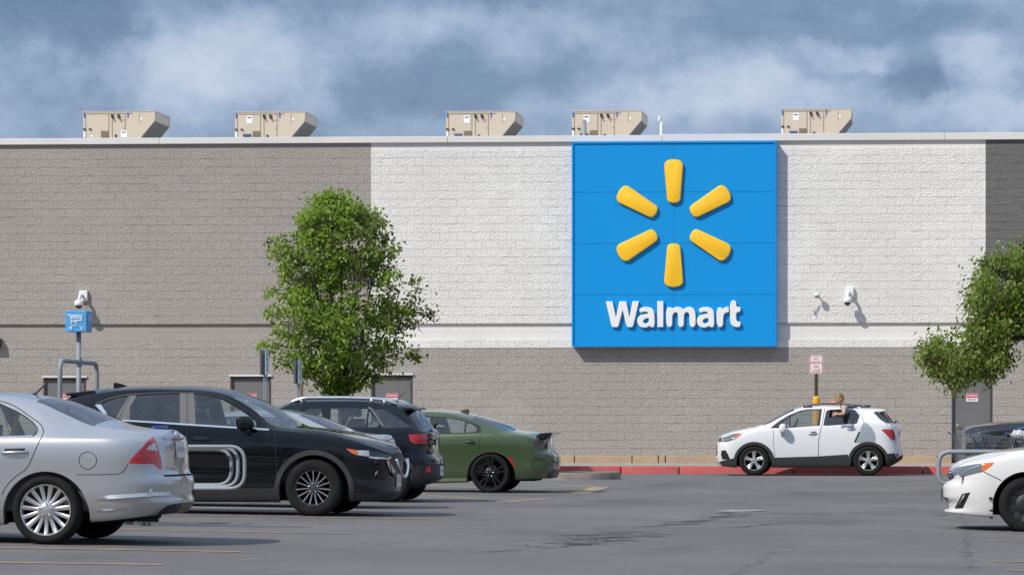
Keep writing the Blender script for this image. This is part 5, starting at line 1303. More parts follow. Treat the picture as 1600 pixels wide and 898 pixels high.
E.rib([(831.5, 718), (835, 717), (846, 717.5), (852, 716.5)], .012, 1); E.rib([(831.5, 718), (832.5, 732), (840, 733)], .010, 1)
E.rib([(833.7, 692.5), (838, 687.5), (850, 683.6), (864, 682)], .008, 1)
E.rib([(700, 688), (765, 688.5)], .003, 5, off=.003)
E.build([P_GREEN])
E.wheel(E.loc(766, 741.5)[0], .345, .345, ST_E, .235); E.wheel(E.loc(766, 741.5)[0] - 3.05, .345, .345, ST_E, .235)
E.cabin(E.loc(560, 700)[0], E.loc(770, 700)[0], E.loc(660, 700)[0], E.loc(745, 700)[0], steer=E.loc(610, 690)[0])
E.handle([(727, 690), (741.5, 689.6)], P_GREEN, 1)
q0, q1 = E.loc(832, 680, .5), E.loc(868, 673, .95)
bm = bmesh.new(); z_ = q1[1] - .022; prism(bm, [(q0[0] + .05, z_ - .09), (q1[0] - .18, z_ - .012), (q1[0] + .02, z_ - .002), (q1[0] + .02, z_ - .028), (q1[0] - .1, z_ - .05), (q0[0] + .2, z_ - .11)], -.70, .70, bev=.008); obj('spoiler', fix(bm), M_BLK_RIM, E.root)
q = E.loc(727, 641, .95); bm = bmesh.new(); prism(bm, [(q[0] - .07, q[1] - .05), (q[0] - .07, q[1] + .008), (q[0] + .04, q[1] + .012), (q[0] + .075, q[1] + .03), (q[0] + .07, q[1] - .05)], -.035, .035, bev=.012); obj('roof_fin', fix(bm), P_GREEN, E.root)
E.plate('right', E.loc(873, 720, .95)[1], text='TB 5586')

# ------------------------------------------------------------------ white small suv by the kerb, nose to the left
Fx = Car('white_suv', 'white small suv with grey primer rear panel waiting along the red kerb', 'car', 1178, 69.9, .885, P_WHITE, .885)
Fx.shell(top=[(1117, 690), (1124, 681.7), (1133.4, 676.3), (1149, 671.6), (1172.4, 666.8), (1183.3, 664.6), (1192.7, 661.6), (1203.6, 656.6), (1219, 648.4), (1242.6, 637.3), (1258, 633.6), (1275, 632.2), (1300, 632), (1322, 633), (1353.6, 635.4), (1363, 636.4), (1383, 639.4), (1397, 655), (1412, 690)],
         rail=[(1117, 694), (1124, 686), (1133, 680), (1157, 673), (1183, 666.6), (1200, 662), (1219, 651.5), (1242.6, 640.6), (1266, 635.9), (1291, 635.2), (1338, 637.5), (1364.5, 640), (1375, 646), (1390, 658), (1405, 680)],
         belt=[(1115, 700), (1124, 692), (1160, 678), (1190, 669.8), (1203, 668.8), (1230, 667.6), (1270, 665.6), (1339.5, 660.6), (1364, 658.8), (1390, 664), (1410, 690)],
         bot=[(1118, 722), (1127, 728), (1153, 730), (1211, 730), (1320, 730), (1384.8, 729.6), (1395, 726), (1408, 718)],
         left=[(1123, 681), (1121, 690), (1119.4, 700), (1119.2, 712), (1121, 720), (1127.5, 728.5)],
         right=[(1383, 639), (1388, 645), (1397, 658), (1405, 668), (1406, 685), (1408.5, 698), (1411, 710), (1408.5, 718), (1394, 728)],
         yr=[(1117, .80), (1183, .86), (1205, .82), (1245, .74), (1300, .73), (1360, .74), (1385, .78), (1410, .82)], La=.5, Ra=.5, nL=2.5, nR=2.8, side=[(.945, .10), (.975, .34), (.995, .60), (1.0, .80), (.985, .965)])
Fx.region('headlight', L_AMB, [(1155.5, 677.2), (1160.5, 676.6), (1157, 680), (1148, 686), (1146.2, 684.5), (1152, 679.6)])
Fx.region('headlight', L_HEAD, [(1127.5, 683.5), (1135, 681), (1146, 677.2), (1156, 676.8), (1160.5, 676.4), (1157, 680.4), (1147.5, 686.6), (1138, 689.6), (1129.8, 690.4)])
Fx.region('grille', M_TRIM, [(1120, 684), (1127, 682), (1129, 690), (1120, 690)])
Fx.region('grille', M_TRIM, [(1116, 697), (1121, 694), (1121.2, 710), (1116, 712)])
Fx.region('fog_recess', M_TRIM, [(1127, 703.6), (1133.5, 702.6), (1137, 708), (1141, 717.4), (1128.6, 717.6), (1126.4, 710)])
Fx.region('tail_light', L_WHT, [(1393, 686.5), (1399.2, 686.5), (1399.8, 690.4), (1395, 690.4)])
Fx.region('tail_light', L_RED, [(1377, 671), (1384, 669.8), (1395.7, 671), (1398, 677), (1399.6, 688), (1394, 689), (1388, 681.7)])
Fx.region('reflector', L_DRED, [(1400.4, 708.5), (1404, 707.5), (1402.4, 713), (1400.6, 713.6)])
Fx.region('quarter_window', GLASS_CLEAR, [(1216.8, 661.4), (1228.4, 651.4), (1227.6, 666.8), (1217.5, 668)])
Fx.region('window', GLASS_CLEAR, [(1231, 650.4), (1242.6, 644.2), (1258, 640.4), (1270, 639.5), (1281, 639.7), (1277, 663), (1260, 665), (1230, 667)], door=2)
Fx.region('window', GLASS_TINT, [(1295.4, 652), (1326.2, 651.4), (1325, 661.6), (1292, 663.6)], door=1, label='half lowered tinted rear door window')
Fx.region('quarter_window', GLASS_TINT, [(1330, 641.6), (1336.4, 642.2), (1340, 646), (1342, 649.5), (1341, 655), (1338, 660), (1327.2, 661.4)], door=1)
Fx.region('open_window', None, [(1297.2, 640.6), (1315, 639.6), (1328, 641), (1326.2, 651.4), (1295.4, 652)], open=True)
Fx.region('window_surround', M_TRIM, [(1203, 668.6), (1216, 658), (1232.4, 648), (1250, 641), (1262, 638.8), (1284.5, 638.3), (1281, 665.2), (1277, 664.6), (1230, 668.4)], merge=True)
Fx.region('window_surround', M_TRIM, [(1286, 664.4), (1291, 641.5), (1296, 639.6), (1315, 638.7), (1336.8, 640.8), (1343.4, 649), (1339, 661.4), (1292, 664.8)], merge=True)
Fx.region('rear_side_window', GLASS_TINT, [(1364.5, 643.6), (1381.6, 640.6), (1394, 656), (1397.5, 660.5), (1385, 661), (1375.4, 655)])
Fx.arch(1178.2, 722, .395, .068); Fx.arch(1356.8, 722, .395, .068)
Fx.region('cladding', M_CLAD, [(1120, 722), (1131, 718.6), (1149, 715), (1152, 735), (1120, 735)], off=.004)
Fx.region('cladding', M_CLAD, [(1205, 714.6), (1279, 712.4), (1325, 709.4), (1325, 740), (1205, 740)], off=.010)
Fx.region('cladding', M_CLAD, [(1380, 708.6), (1398, 707.6), (1400.5, 715), (1413, 709), (1413, 740), (1380, 740)], off=.006)
Fx.region('door', P_WHITE, [(1290, 637.6), (1315, 637), (1338, 639), (1347, 650), (1349.7, 658.5), (1344, 671), (1335, 690), (1322, 703), (1320, 712), (1279.3, 712.8), (1279.6, 690), (1284.5, 665)], id=1)
Fx.region('door', P_WHITE, [(1205, 672), (1215, 660), (1232, 647), (1250, 640), (1262, 637.8), (1288, 637.2), (1283, 666), (1279, 686), (1278.6, 713), (1211, 714), (1208, 690)], id=2)
Fx.region('primer_panel', mat('grey_primer', (.28, .33, .36), .5, noise=(9, .5, (.36, .41, .44))), [(1350.2, 659), (1354, 660), (1361, 667), (1366.5, 675), (1368.6, 683.3), (1367.6, 691.5), (1335.6, 691.5), (1344.5, 673)], near=True, label='grey primer patch on the rear quarter')
Fx.screens = [('windscreen', GLASS_CLEAR, Fx.loc(1192, 665, .26)[0], Fx.loc(1240, 641, .26)[0])]
Fx.rib([(1289, 637.2), (1283.6, 666), (1279.3, 686), (1278.8, 713)], .012, 1); Fx.rib([(1208.5, 671), (1208, 690), (1211, 714)], .008, 1)
Fx.rib([(1338, 639), (1347, 650), (1349.7, 658.5), (1344, 672)], .007, 1); Fx.rib([(1343, 674), (1335.4, 690.5)], .035, 1, both=False)
Fx.rib([(1183, 666), (1172, 672), (1160, 675.5), (1133, 679.5)], .005, 1); Fx.rib([(1385, 661), (1388, 668)], .006, 1); Fx.rib([(1364.5, 637), (1364, 643)], .006, 1)
Fx.rib([(1328.8, 641), (1326.6, 661.4)], .022, 4, off=.004); Fx.rib([(1229.6, 650.6), (1228.8, 667)], .02, 2, off=.004)
Fx.rib([(1404, 640), (1405, 640)], .004, 1)
Fx.build()
Fx.wheel(Fx.loc(1178.2, 721.4)[0], .336, .336, ST_F, .205); Fx.wheel(Fx.loc(1356.8, 721.4)[0], .336, .336, ST_F, .205)
Fx.cabin(Fx.loc(1195, 700)[0], Fx.loc(1372, 700)[0], Fx.loc(1278, 700)[0], Fx.loc(1345, 700)[0], steer=Fx.loc(1240, 690)[0], hb=.06)
Fx.handle([(1263, 677.2), (1277, 676)], M_CHROME, 2); Fx.handle([(1323.5, 670.2), (1336.5, 668.6)], M_CHROME, 1)
Fx.mirror(1223, 669, .17, .21, .2, P_WHITE, P_WHITE, .05)
for sg in (-1, 1):
    bm = bmesh.new(); pts = [Fx.loc(a, b, .26) for a, b in ((1257, 634.6), (1268, 631.4), (1290, 630.2), (1322, 631.2), (1345, 633.2), (1357, 635))]
    tube(bm, [(x, sg * (Fx.hw - .27), z - .005) for x, z in pts], [.012, .022, .022, .022, .024, .012], 8)
    for a in (1262, 1332, 1352): x, z = Fx.loc(a, 634, .26); tube(bm, [(x - .1, sg * (Fx.hw - .27), z - .005), (x + .1, sg * (Fx.hw - .27), z - .005)], .035, 8)
    obj('roof_rail', fix(bm), mat('rail_grey', (.10, .10, .105), .4, .3), Fx.root)
q = Fx.loc(1375, 640, .88); bm = bmesh.new(); prism(bm, [(q[0] - .15, q[1] - .02), (q[0] + .13, q[1] + .0), (q[0] + .14, q[1] - .03), (q[0] - .1, q[1] - .07)], -.58, .58, bev=.01); obj('spoiler', fix(bm), P_WHITE, Fx.root)
q = Fx.loc(1398, 657, .88); bm = bmesh.new(); tube(bm, [(q[0] - .05, .2, q[1] - .1), (q[0] + .02, 0, q[1] - .02), (q[0] + .06, -.05, q[1] - .01)], .018, 8); obj('rear_wiper', fix(bm), M_TRIM, Fx.root)
bm = bmesh.new(); x, z = Fx.loc(1124, 723, .4); prism(bm, [(x - .07, z + .06), (x + .02, z - .06), (x + .09, z - .075), (x + .0, z + .04)], -.6, .6, bev=.01); obj('skid_plate', fix(bm), M_SIL_RIM, Fx.root)
Fx.plate('right', Fx.loc(1405, 676, .88)[1], text='NW 3190')

# ------------------------------------------------------------------ white sedan at the right edge, nose to the left
Gc = Car('white_sedan', 'white sedan with black steel wheels nosing in at the right edge', 'car', 1602, 128, .91, P_WARM, .91)
Gc.shell(top=[(1478, 738), (1483, 731), (1486.7, 727.6), (1493, 723), (1505, 716.6), (1535.7, 708.2), (1560, 703.2), (1580, 700.2), (1600, 698), (1640, 694), (1690, 688), (1730, 668), (1790, 646), (1850, 638), (1920, 641), (1990, 662), (2040, 674), (2085, 682)],
         rail=[(1478, 742), (1486, 733), (1497, 726), (1520, 719), (1554, 711), (1600, 703), (1650, 698), (1690, 690), (1790, 652), (1850, 645), (1930, 652), (2000, 676), (2085, 692)],
         belt=[(1472, 752), (1486, 741), (1500, 732), (1520, 726), (1554, 718), (1600, 709), (1690, 702), (1900, 698), (2000, 696), (2085, 700)],
         bot=[(1472, 800), (1490, 803), (1528, 807), (1551, 808.5), (1700, 808), (1900, 808), (2020, 806), (2085, 795)],
         left=[(1487, 727), (1484, 733), (1480.4, 741), (1482, 747), (1478, 753), (1473.8, 758), (1472.6, 766), (1472.6, 776), (1480, 783), (1481, 792), (1474, 797.5), (1478, 803.5)],
         right=[(2080, 680), (2090, 700), (2092, 740), (2095, 760), (2090, 790), (2080, 806)],
         yr=[(1470, .78), (1560, .82), (1690, .86), (1790, .74), (1920, .72), (2000, .82), (2090, .82)], La=.62, Ra=.6, nL=2.3, nR=2.8)
Gc.region('headlight', L_AMB, [(1534.5, 725.2), (1545, 722.8), (1553.7, 722), (1550, 727.3), (1537.5, 736), (1534, 735)])
Gc.region('headlight', L_HEAD, [(1486, 732), (1497, 728.8), (1520, 725), (1540, 722.6), (1553.7, 721.7), (1550, 727.4), (1537, 736.6), (1515, 742), (1502, 745.4), (1497, 741), (1490, 744)])
Gc.region('grille', M_TRIM, [(1470, 740), (1486, 734), (1493, 737), (1490, 747), (1483, 751), (1470, 752)])
Gc.region('fog_recess', mat('fog_black', (.012, .013, .015), .4, bump=(30, .6, .02)), [(1509.5, 769.6), (1516.5, 768.4), (1504.5, 793.6), (1493, 794.2), (1501, 783)])
Gc.region('fog_surround', P_WARM, [(1503, 771), (1509.5, 769.6), (1493, 794.2), (1491.5, 793.5)], off=-.02, merge=True)
Gc.region('lower_grille', M_TRIM, [(1468, 778), (1481, 777), (1482.5, 794), (1470, 795)])
Gc.region('window', GLASS_CLEAR, [(1705, 692), (1770, 661), (1845, 653), (1850, 692)], door=1)
Gc.region('window', GLASS_CLEAR, [(1860, 653), (1925, 660), (1960, 675), (1950, 690), (1860, 692)], door=2)
Gc.region('door', P_WARM, [(1690, 706), (1700, 694), (1770, 657), (1853, 648), (1855, 800), (1695, 800)], id=1)
Gc.region('door', P_WARM, [(1857, 648), (1930, 655), (1972, 676), (1960, 720), (1925, 770), (1920, 800), (1857, 800)], id=2)
Gc.region('tail_light', L_RED, [(2040, 700), (2100, 700), (2100, 720), (2050, 722)])
Gc.arch(1603, 788, .405); Gc.arch(1602 + 2.775 * 128, 788, .405)
Gc.screens = [('windscreen', GLASS_CLEAR, Gc.loc(1692, 690, .26)[0], Gc.loc(1785, 654, .26)[0]), ('rear_window', GLASS_REAR, Gc.loc(1930, 652, .26)[0], Gc.loc(1998, 676, .26)[0])]
Gc.rib([(1537.5, 736.8), (1550, 743), (1565, 750.4)], .010, 1); Gc.rib([(1486, 731), (1510, 722), (1540, 715.5), (1570, 709)], .003, 1)
Gc.rib([(1474, 743.6), (1484, 738.6), (1494, 736.6)], .014, 3, off=.008); Gc.rib([(1476, 747.5), (1483, 743.6), (1489, 742)], .010, 3, off=.008)
Gc.rib([(1507, 737.5), (1515, 732), (1530, 727)], .012, 3, off=.006)
for k in range(4): Gc.rib([(1498 + 3.5 * k, 790 - 5.4 * k), (1505 + 2.5 * k, 789 - 5.2 * k)], .006, 2, off=.004)
Gc.build()
Gc.wheel(Gc.loc(1603, 788)[0], .332, .332, ST_G); Gc.wheel(Gc.loc(1602, 788)[0] + 2.775, .332, .332, ST_G)
Gc.cabin(Gc.loc(1700, 720)[0], Gc.loc(1990, 720)[0], Gc.loc(1850, 720)[0], Gc.loc(1940, 720)[0], steer=Gc.loc(1770, 700)[0])
bm = bmesh.new()                                             # loose fender liner clips at the arch
for px_, py_ in ((1548, 778), (1549, 797), (1549, 808)):
    x, z = Gc.loc(px_, py_, .04); box(bm, x - .022, x + .02, -Gc.hw + .0, -Gc.hw + .03, z - .012, z + .016, .004)
obj('liner_clip', fix(bm), M_TRIM, Gc.root)
Gc.plate('left', Gc.loc(1473, 772, .9)[1], text='', m=mat('plate_frame', (.04, .045, .06), .4))

# ------------------------------------------------------------------ dark pickup behind the carts at the right edge
H = Car('pickup', 'dark blue grey pickup with tall bonnet behind the carts at right', 'truck', 1588, 70, .98, P_DBLUE, .98)
H.shell(top=[(1500, 680), (1504.5, 671.6), (1511, 665), (1529.6, 661.6), (1550, 659), (1585, 657), (1600, 656), (1640, 635), (1690, 606), (1740, 598), (1860, 600), (1900, 640), (1905, 660), (2060, 660), (2080, 664)],
        rail=[(1500, 684), (1506, 675), (1515, 669), (1530, 665.6), (1560, 662.6), (1600, 660), (1640, 640), (1700, 610), (1850, 606), (1900, 648), (1905, 664), (2080, 668)],
        belt=[(1498, 692), (1506, 684), (1530, 674), (1560, 669), (1600, 667), (1900, 668), (2080, 674)],
        bot=[(1498, 740), (1520, 748), (1700, 748), (2000, 748), (2080, 740)],
        left=[(1505, 668), (1504, 680), (1503, 700), (1502, 725), (1510, 750)], right=[(2078, 662), (2082, 700), (2080, 745)],
        yr=[(1500, .84), (1590, .86), (1640, .80), (1700, .74), (1860, .74), (1905, .88), (2080, .88)], La=.5, Ra=.4, nL=3, nR=3.4)
H.region('headlight', L_HEAD, [(1504, 678), (1533, 678), (1535, 690), (1506, 692)])
H.region('grille', M_CHROME, [(1498, 682), (1506, 680), (1509, 700), (1498, 704)])
H.region('window', GLASS_TINT, [(1625, 664), (1690, 618), (1765, 613), (1765, 664)], door=1); H.region('window', GLASS_TINT, [(1775, 613), (1840, 616), (1880, 662), (1775, 664)], door=2)
H.region('door', P_DBLUE, [(1615, 668), (1690, 612), (1770, 608), (1770, 740), (1620, 740)], id=1); H.region('door', P_DBLUE, [(1771, 608), (1850, 610), (1890, 668), (1880, 740), (1771, 740)], id=2)
H.arch(1588, 715, .53, .07); H.arch(1588 + 3.5 * 70, 715, .53, .07)
H.screens = [('windscreen', GLASS_CLEAR, H.loc(1602, 659, .26)[0], H.loc(1690, 612, .26)[0])]
H.rib([(1513, 668), (1540, 665), (1600, 661.5)], .008, 1); 
H.build(); H.wheel(H.loc(1588, 718)[0], .39, .39, ST_D, .26); H.wheel(H.loc(1588, 718)[0] + 3.5, .39, .39, ST_D, .26)
H.cabin(H.loc(1615, 700)[0], H.loc(1890, 700)[0], H.loc(1760, 700)[0], H.loc(1850, 700)[0], steer=H.loc(1680, 690)[0])
# ================================================================== cart rails, carts
M_RAIL = mat('galvanised_rail', (.27, .295, .31), .62, .1, noise=(5, .6, (.22, .245, .26)))
M_WIRE = mat('cart_wire', (.30, .31, .33), .35, .8); M_CBLUE = mat('cart_blue_plastic', (.012, .10, .42), .4); M_CGREY = mat('cart_grey_plastic', (.10, .105, .115), .5)
def make_cart(label, group):
    t = thing('shopping_cart', label, 'shopping cart', (0, 0, 0), group)
    bm = bmesh.new()
    cor = lambda u, v, w: Vector((.10 + (.84 if v > .5 else .74) * u + (.12 * (1 - v)) * (1 - u), w * (.275 - .055 * u) * (.80 + .20 * v), (.52 + .08 * u) * (1 - v) + (.97 - .10 * u) * v))
    r = .0042
    for w in (-1, 1):
        for k in range(15): u = k / 14; tube(bm, [cor(u, 0, w), cor(u, 1, w)], r, 5, cap=False)
        for v in (0, .25, .5, .75, 1): tube(bm, [cor(0, v, w), cor(1, v, w)], r * (2.0 if v in (0, 1) else 1), 5, cap=False)
    for k in range(9):
        s_ = -1 + 2 * k / 8
        mixv = lambda u, v: cor(u, v, 1) * ((1 + s_) / 2) + cor(u, v, -1) * ((1 - s_) / 2)
        tube(bm, [mixv(1, 1), mixv(1, 0), mixv(0, 0)], r, 5, cap=False)
    for v in (0, .25, .5, .75, 1): tube(bm, [cor(1, v, -1), cor(1, v, 1)], r * (2 if v == 1 else 1), 5, cap=False)
    for k in range(8): u = k / 8; tube(bm, [cor(u, 0, -1), cor(u, 0, 1)], r, 5, cap=False)
    o = obj('basket', bm, M_WIRE, t)
    bm = bmesh.new()
    for w in (-1, 1):
        tube(bm, arc_path([(-.02, w * .27, 1.0), (.10, w * .265, .93), (.13, w * .26, .50), (.20, w * .26, .20), (.24, w * .25, .13)], .1), .014, 8)
        tube(bm, arc_path([(.20, w * .26, .22), (.85, w * .19, .26), (.90, w * .18, .14)], .06), .013, 8); tube(bm, [(.14, w * .25, .50), (.9, w * .19, .58)], .011, 8)
    for u in (.3, .45, .6, .75): tube(bm, [(u, -.24, .24), (u, .24, .24)], .006, 6)
    obj('frame', bm, M_CGREY, t)
    bm = bmesh.new(); tube(bm, [(-.02, -.29, 1.0), (-.02, .29, 1.0)], .019, 10); obj('handle', bm, M_CBLUE, t)
    bm = bmesh.new(); box(bm, .115, .125, -.21, .21, .66, .93, .004)
    for v in bm.verts: v.co.x += (.93 - v.co.z) * .28
    obj('seat_flap', bm, M_CBLUE, t)
    for x_, y_ in ((.24, .25), (.24, -.25), (.90, .18), (.90, -.18)):
        bm = bmesh.new(); lathe(bm, [(.001, -.014), (.055, -.014), (.062, -.008), (.062, .008), (.055, .014), (.001, .014)], 20)
        box(bm, -.012, .012, -.02, -.016, 0, .10); box(bm, -.012, .012, .016, .02, 0, .10)
        obj('caster', fix(bm), M_CGREY, t, (x_, y_, .062))
    return t
YC = Yof(1520, 78)
def put_cart(t, px, Y, sc=1.0, rz=0.0):
    p = P(px, 700, Y); t.location = (p.x, Y, float(gz(p.x, Y))); t.rotation_euler = (0, 0, rz); t.scale = (sc,) * 3; return t
cg = 'shopping carts in the cart bays'
c0 = put_cart(make_cart('wire shopping cart nearest the left end of the cart row at right', cg), 1484, YC)
for px_, lab in ((1512, 'wire shopping cart nested second from the left in the row at right'), (1527, 'wire shopping cart nested third from the left in the row at right'), (1574, 'wire shopping cart holding pale bags at the right edge')):
    k = copy_tree(c0); k['label'] = lab; put_cart(k, px_, YC + (.06 if px_ > 1512 else 0))
k = copy_tree(c0); k['label'] = 'wire shopping cart hidden behind the silver sedan boot, handle showing'; put_cart(k, 247, Yof(240, 140), 1.075, math.pi)
# bags in the last cart
def lump(bm, c, r, seed, n=20, m=14, amp=.16):
    rg = random.Random(seed); ph = [rg.uniform(0, 6.28) for _ in range(6)]; i0 = len(bm.verts)
    ellipsoid(bm, (0, 0, 0), (1, 1, 1), n, m); bm.verts.ensure_lookup_table()
    for v in bm.verts[i0:]:
        d = v.co.copy(); k = 1 + amp * (sin(4 * d.x + ph[0]) * sin(5 * d.y + ph[1]) + .6 * sin(9 * d.z + ph[2] + 3 * d.x) + .4 * sin(13 * d.x + ph[3]) * sin(11 * d.z + ph[4]))
        v.co = Vector(c) + Vector((d.x * r[0], d.y * r[1], d.z * r[2])) * k
p = P(1595, 682, YC); M_BAG = mat('bag_plastic', (.55, .585, .57), .35, noise=(14, .7, (.36, .40, .40)))
bm = bmesh.new(); lump(bm, (0, 0, 0), (.20, .2, .15), 3); lump(bm, (.16, .02, -.12), (.2, .2, .13), 8); o = obj('plastic_bag', bm, M_BAG, None, p); tag(o, 'pale plastic shopping bag heaped in the cart at the right edge', 'bag')
bm = bmesh.new(); lump(bm, (0, 0, 0), (.13, .12, .035), 5, amp=.08); o = obj('folded_cloth', bm, mat('blue_cloth', (.03, .09, .30), .7), None, P(1600, 669, YC)); tag(o, 'blue folded cloth lying on top of the pale bag', 'cloth')

def rail_loop(name, label, Y, px_end, zt, zb, length, n=3, sgn=1, inset=.055, dy=.10, r=.030, posts=(), parent=None):
    p = P(px_end, 700, Y); g = float(gz(p.x, Y)); t = thing(name, label, 'cart rail', (p.x, Y, g))
    for k in range(n):
        i = k * inset; e = -sgn * (i * 1.25 + r); bm = bmesh.new()
        tube(bm, arc_path([(-sgn * length, k * dy, zt - g - i * .22), (e, k * dy, zt - g - i * .22), (e, k * dy, zb - g + i * .22), (-sgn * length, k * dy, zb - g + i * .22)], .17, 8), r, 12); obj('rail', bm, M_RAIL, t)
    for q in posts:
        x_ = P(q, 700, Y).x - p.x; bm = bmesh.new(); tube(bm, [(x_, .05, 0), (x_, .05, zt - g)], .030, 10); box(bm, x_ - .07, x_ + .07, -.02, .12, .002, .014); obj('post', bm, M_RAIL, t)
    return t
Y1 = Yof(300, 143); zt1, zb1 = P(300, 697, Y1).z, P(300, 762.5, Y1).z
rail_loop('cart_rail', 'three nested grey tube rails of the cart bay behind the silver sedan', Y1, 385, zt1, zb1, 4.4, 3, 1, inset=.078, dy=.11, r=.0195, posts=(220.6, 229.4, -120))
Y2 = Yof(1500, 110); zt2, zb2 = P(1500, 705.5, Y2).z, P(1500, 757, Y2).z
rail_loop('cart_rail', 'single grey tube rail loop in front of the white sedan nose', Y2, 1463, zt2, zb2, 4.6, 1, -1, r=.034, posts=(1560, 1800))

# cart return sign on its frame
Y3 = Yof(123, 105.5); W3 = 2.05; pc = P(123, 573, Y3 + W3 / 2); g3 = float(gz(pc.x, Y3 + 1)); zt = P(92, 563, Y3).z - g3
cr = thing('cart_return_sign', 'blue cart return sign box on a grey tube frame above the black suv', 'sign', (pc.x, Y3 + W3 / 2, g3))
bm = bmesh.new(); tube(bm, arc_path([(0, -W3 / 2, 0), (0, -W3 / 2, zt), (0, W3 / 2, zt), (0, W3 / 2, 0)], .17, 8), .035, 12); obj('frame', bm, M_RAIL, cr)
zs0, zs1 = P(124, 518.5, Y3 + W3 / 2).z - g3, P(124, 485.5, Y3 + W3 / 2).z - g3
bm = bmesh.new(); tube(bm, [(0, 0, 0), (0, 0, zs0 + .02)], .036, 12); lathe(bm, [(.036, -.08), (.05, -.05), (.05, .05), (.036, .08)], 14, 'z'); 
for v in bm.verts[-56:]: v.co.z += zt
obj('pole', bm, M_RAIL, cr)
hw = (zs1 - zs0) * .5
bm = bmesh.new(); box(bm, -hw, hw, -hw, hw, zs0, zs1, .008); obj('sign_box', fix(bm), [mat('cart_sign_blue', (.07, .33, .66), .45, noise=(3, .5, (.10, .38, .68)))], cr)
def cart_icon(M_):
    bm = bmesh.new(); w = hw * 2
    def ln(pts, r=.0085): tube(bm, [M_ @ Vector(((x - .5) * w, -hw - .003, zs0 + (1 - y) * w)) for x, y in pts], r, 4)
    ln([(.13, .17), (.24, .24), (.30, .70), (.82, .80)]); ln([(.26, .25), (.84, .23), (.82, .47), (.28, .53)], .010)
    for k in range(5): ln([(.28 + .11 * k, .25), (.36 + .10 * k, .50)], .006); ln([(.38 + .11 * k, .25), (.29 + .10 * k, .51)], .006)
    for cx_ in (.27, .78): ln([(cx_ + .055 * cos(t), .84 + .055 * sin(t)) for t in np.linspace(0, 2 * math.pi, 13)], .008)
    ln([(.48, .52), (.55, .73)], .008)
    for x, y in ((.14, .05), (.86, .05), (.14, .95), (.86, .95)): ln([(x - .01, y), (x + .01, y)], .012)
    return bm
obj('cart_icon', cart_icon(Matrix.Identity(4)), mat('icon_white', (.72, .78, .82), .5), cr); obj('cart_icon', cart_icon(Matrix.Rotation(rad(90), 4, 'Z')), mat('icon_faded', (.50, .60, .70), .5), cr)

# ================================================================== trees
def leaf_mat(name, cols, trans):
    m = bpy.data.materials.new(name); m.use_nodes = True; nt = m.node_tree; N, L = nt.nodes, nt.links; N.clear()
    g = N.new('ShaderNodeNewGeometry'); cr_ = N.new('ShaderNodeValToRGB'); L.new(g.outputs['Random Per Island'], cr_.inputs[0]); e = cr_.color_ramp.elements
    e[0].color = (*cols[0], 1); e[1].color = (*cols[-1], 1)
    for k, c in enumerate(cols[1:-1]): x = e.new((k + 1) / (len(cols) - 1)); x.color = (*c, 1)
    p = N.new('ShaderNodeBsdfPrincipled'); p.inputs['Roughness'].default_value = .42; L.new(cr_.outputs[0], p.inputs['Base Color']); p.inputs['Specular IOR Level'].default_value = .45
    t = N.new('ShaderNodeBsdfTranslucent'); h = N.new('ShaderNodeHueSaturation'); h.inputs['Value'].default_value = 1.6; h.inputs['Hue'].default_value = .485; L.new(cr_.outputs[0], h.inputs['Color']); L.new(h.outputs[0], t.inputs[0])
    x = N.new('ShaderNodeMixShader'); x.inputs[0].default_value = trans; L.new(p.outputs[0], x.inputs[1]); L.new(t.outputs[0], x.inputs[2])
    o = N.new('ShaderNodeOutputMaterial'); L.new(x.outputs[0], o.inputs[0]); return m
M_BARK = mat('bark', (.075, .058, .045), .9, noise=(20, .8, (.035, .028, .024)), bump=(25, .8, .02))
def leaves_mesh(C, N_, size, rs, droop):
    """one folded, pointed leaf per row of C; N_ gives the outward direction"""
    n = len(C); a = rs.normal(size=(n, 3)) * .75 + N_ * .55; a += np.array(SUN_TO) * .45
    a /= np.linalg.norm(a, axis=1, keepdims=True)                        # leaf normal
    d = rs.normal(size=(n, 3)); d[:, 2] -= droop; d += N_ * .4; d -= (d * a).sum(1, keepdims=True) * a; d /= np.linalg.norm(d, axis=1, keepdims=True)
    w = np.cross(a, d); L = size * rs.uniform(.65, 1.3, (n, 1)); Wd = L * rs.uniform(.24, .33, (n, 1)); f = L * rs.uniform(-.06, .14, (n, 1))
    v = np.stack([C, C + d * L * .38 + w * Wd + a * f, C + d * L * .72 + w * Wd * .72 + a * f, C + d * L - a * L * .12, C + d * L * .72 - w * Wd * .72 + a * f, C + d * L * .38 - w * Wd + a * f, ], 1).reshape(-1, 3)
    i = np.arange(n)[:, None] * 6
    faces = np.concatenate([i + [0, 1, 2, 3], i + [0, 3, 4, 5]], 1).reshape(-1, 4)
    me = bpy.data.meshes.new('leaves'); me.vertices.add(len(v)); me.vertices.foreach_set('co', v.ravel()); me.loops.add(faces.size); me.loops.foreach_set('vertex_index', faces.ravel().astype(np.int32))
    me.polygons.add(len(faces)); me.polygons.foreach_set('loop_start', np.arange(0, faces.size, 4).astype(np.int32)); me.polygons.foreach_set('loop_total', np.full(len(faces), 4, np.int32)); me.update(); me.validate(); return me
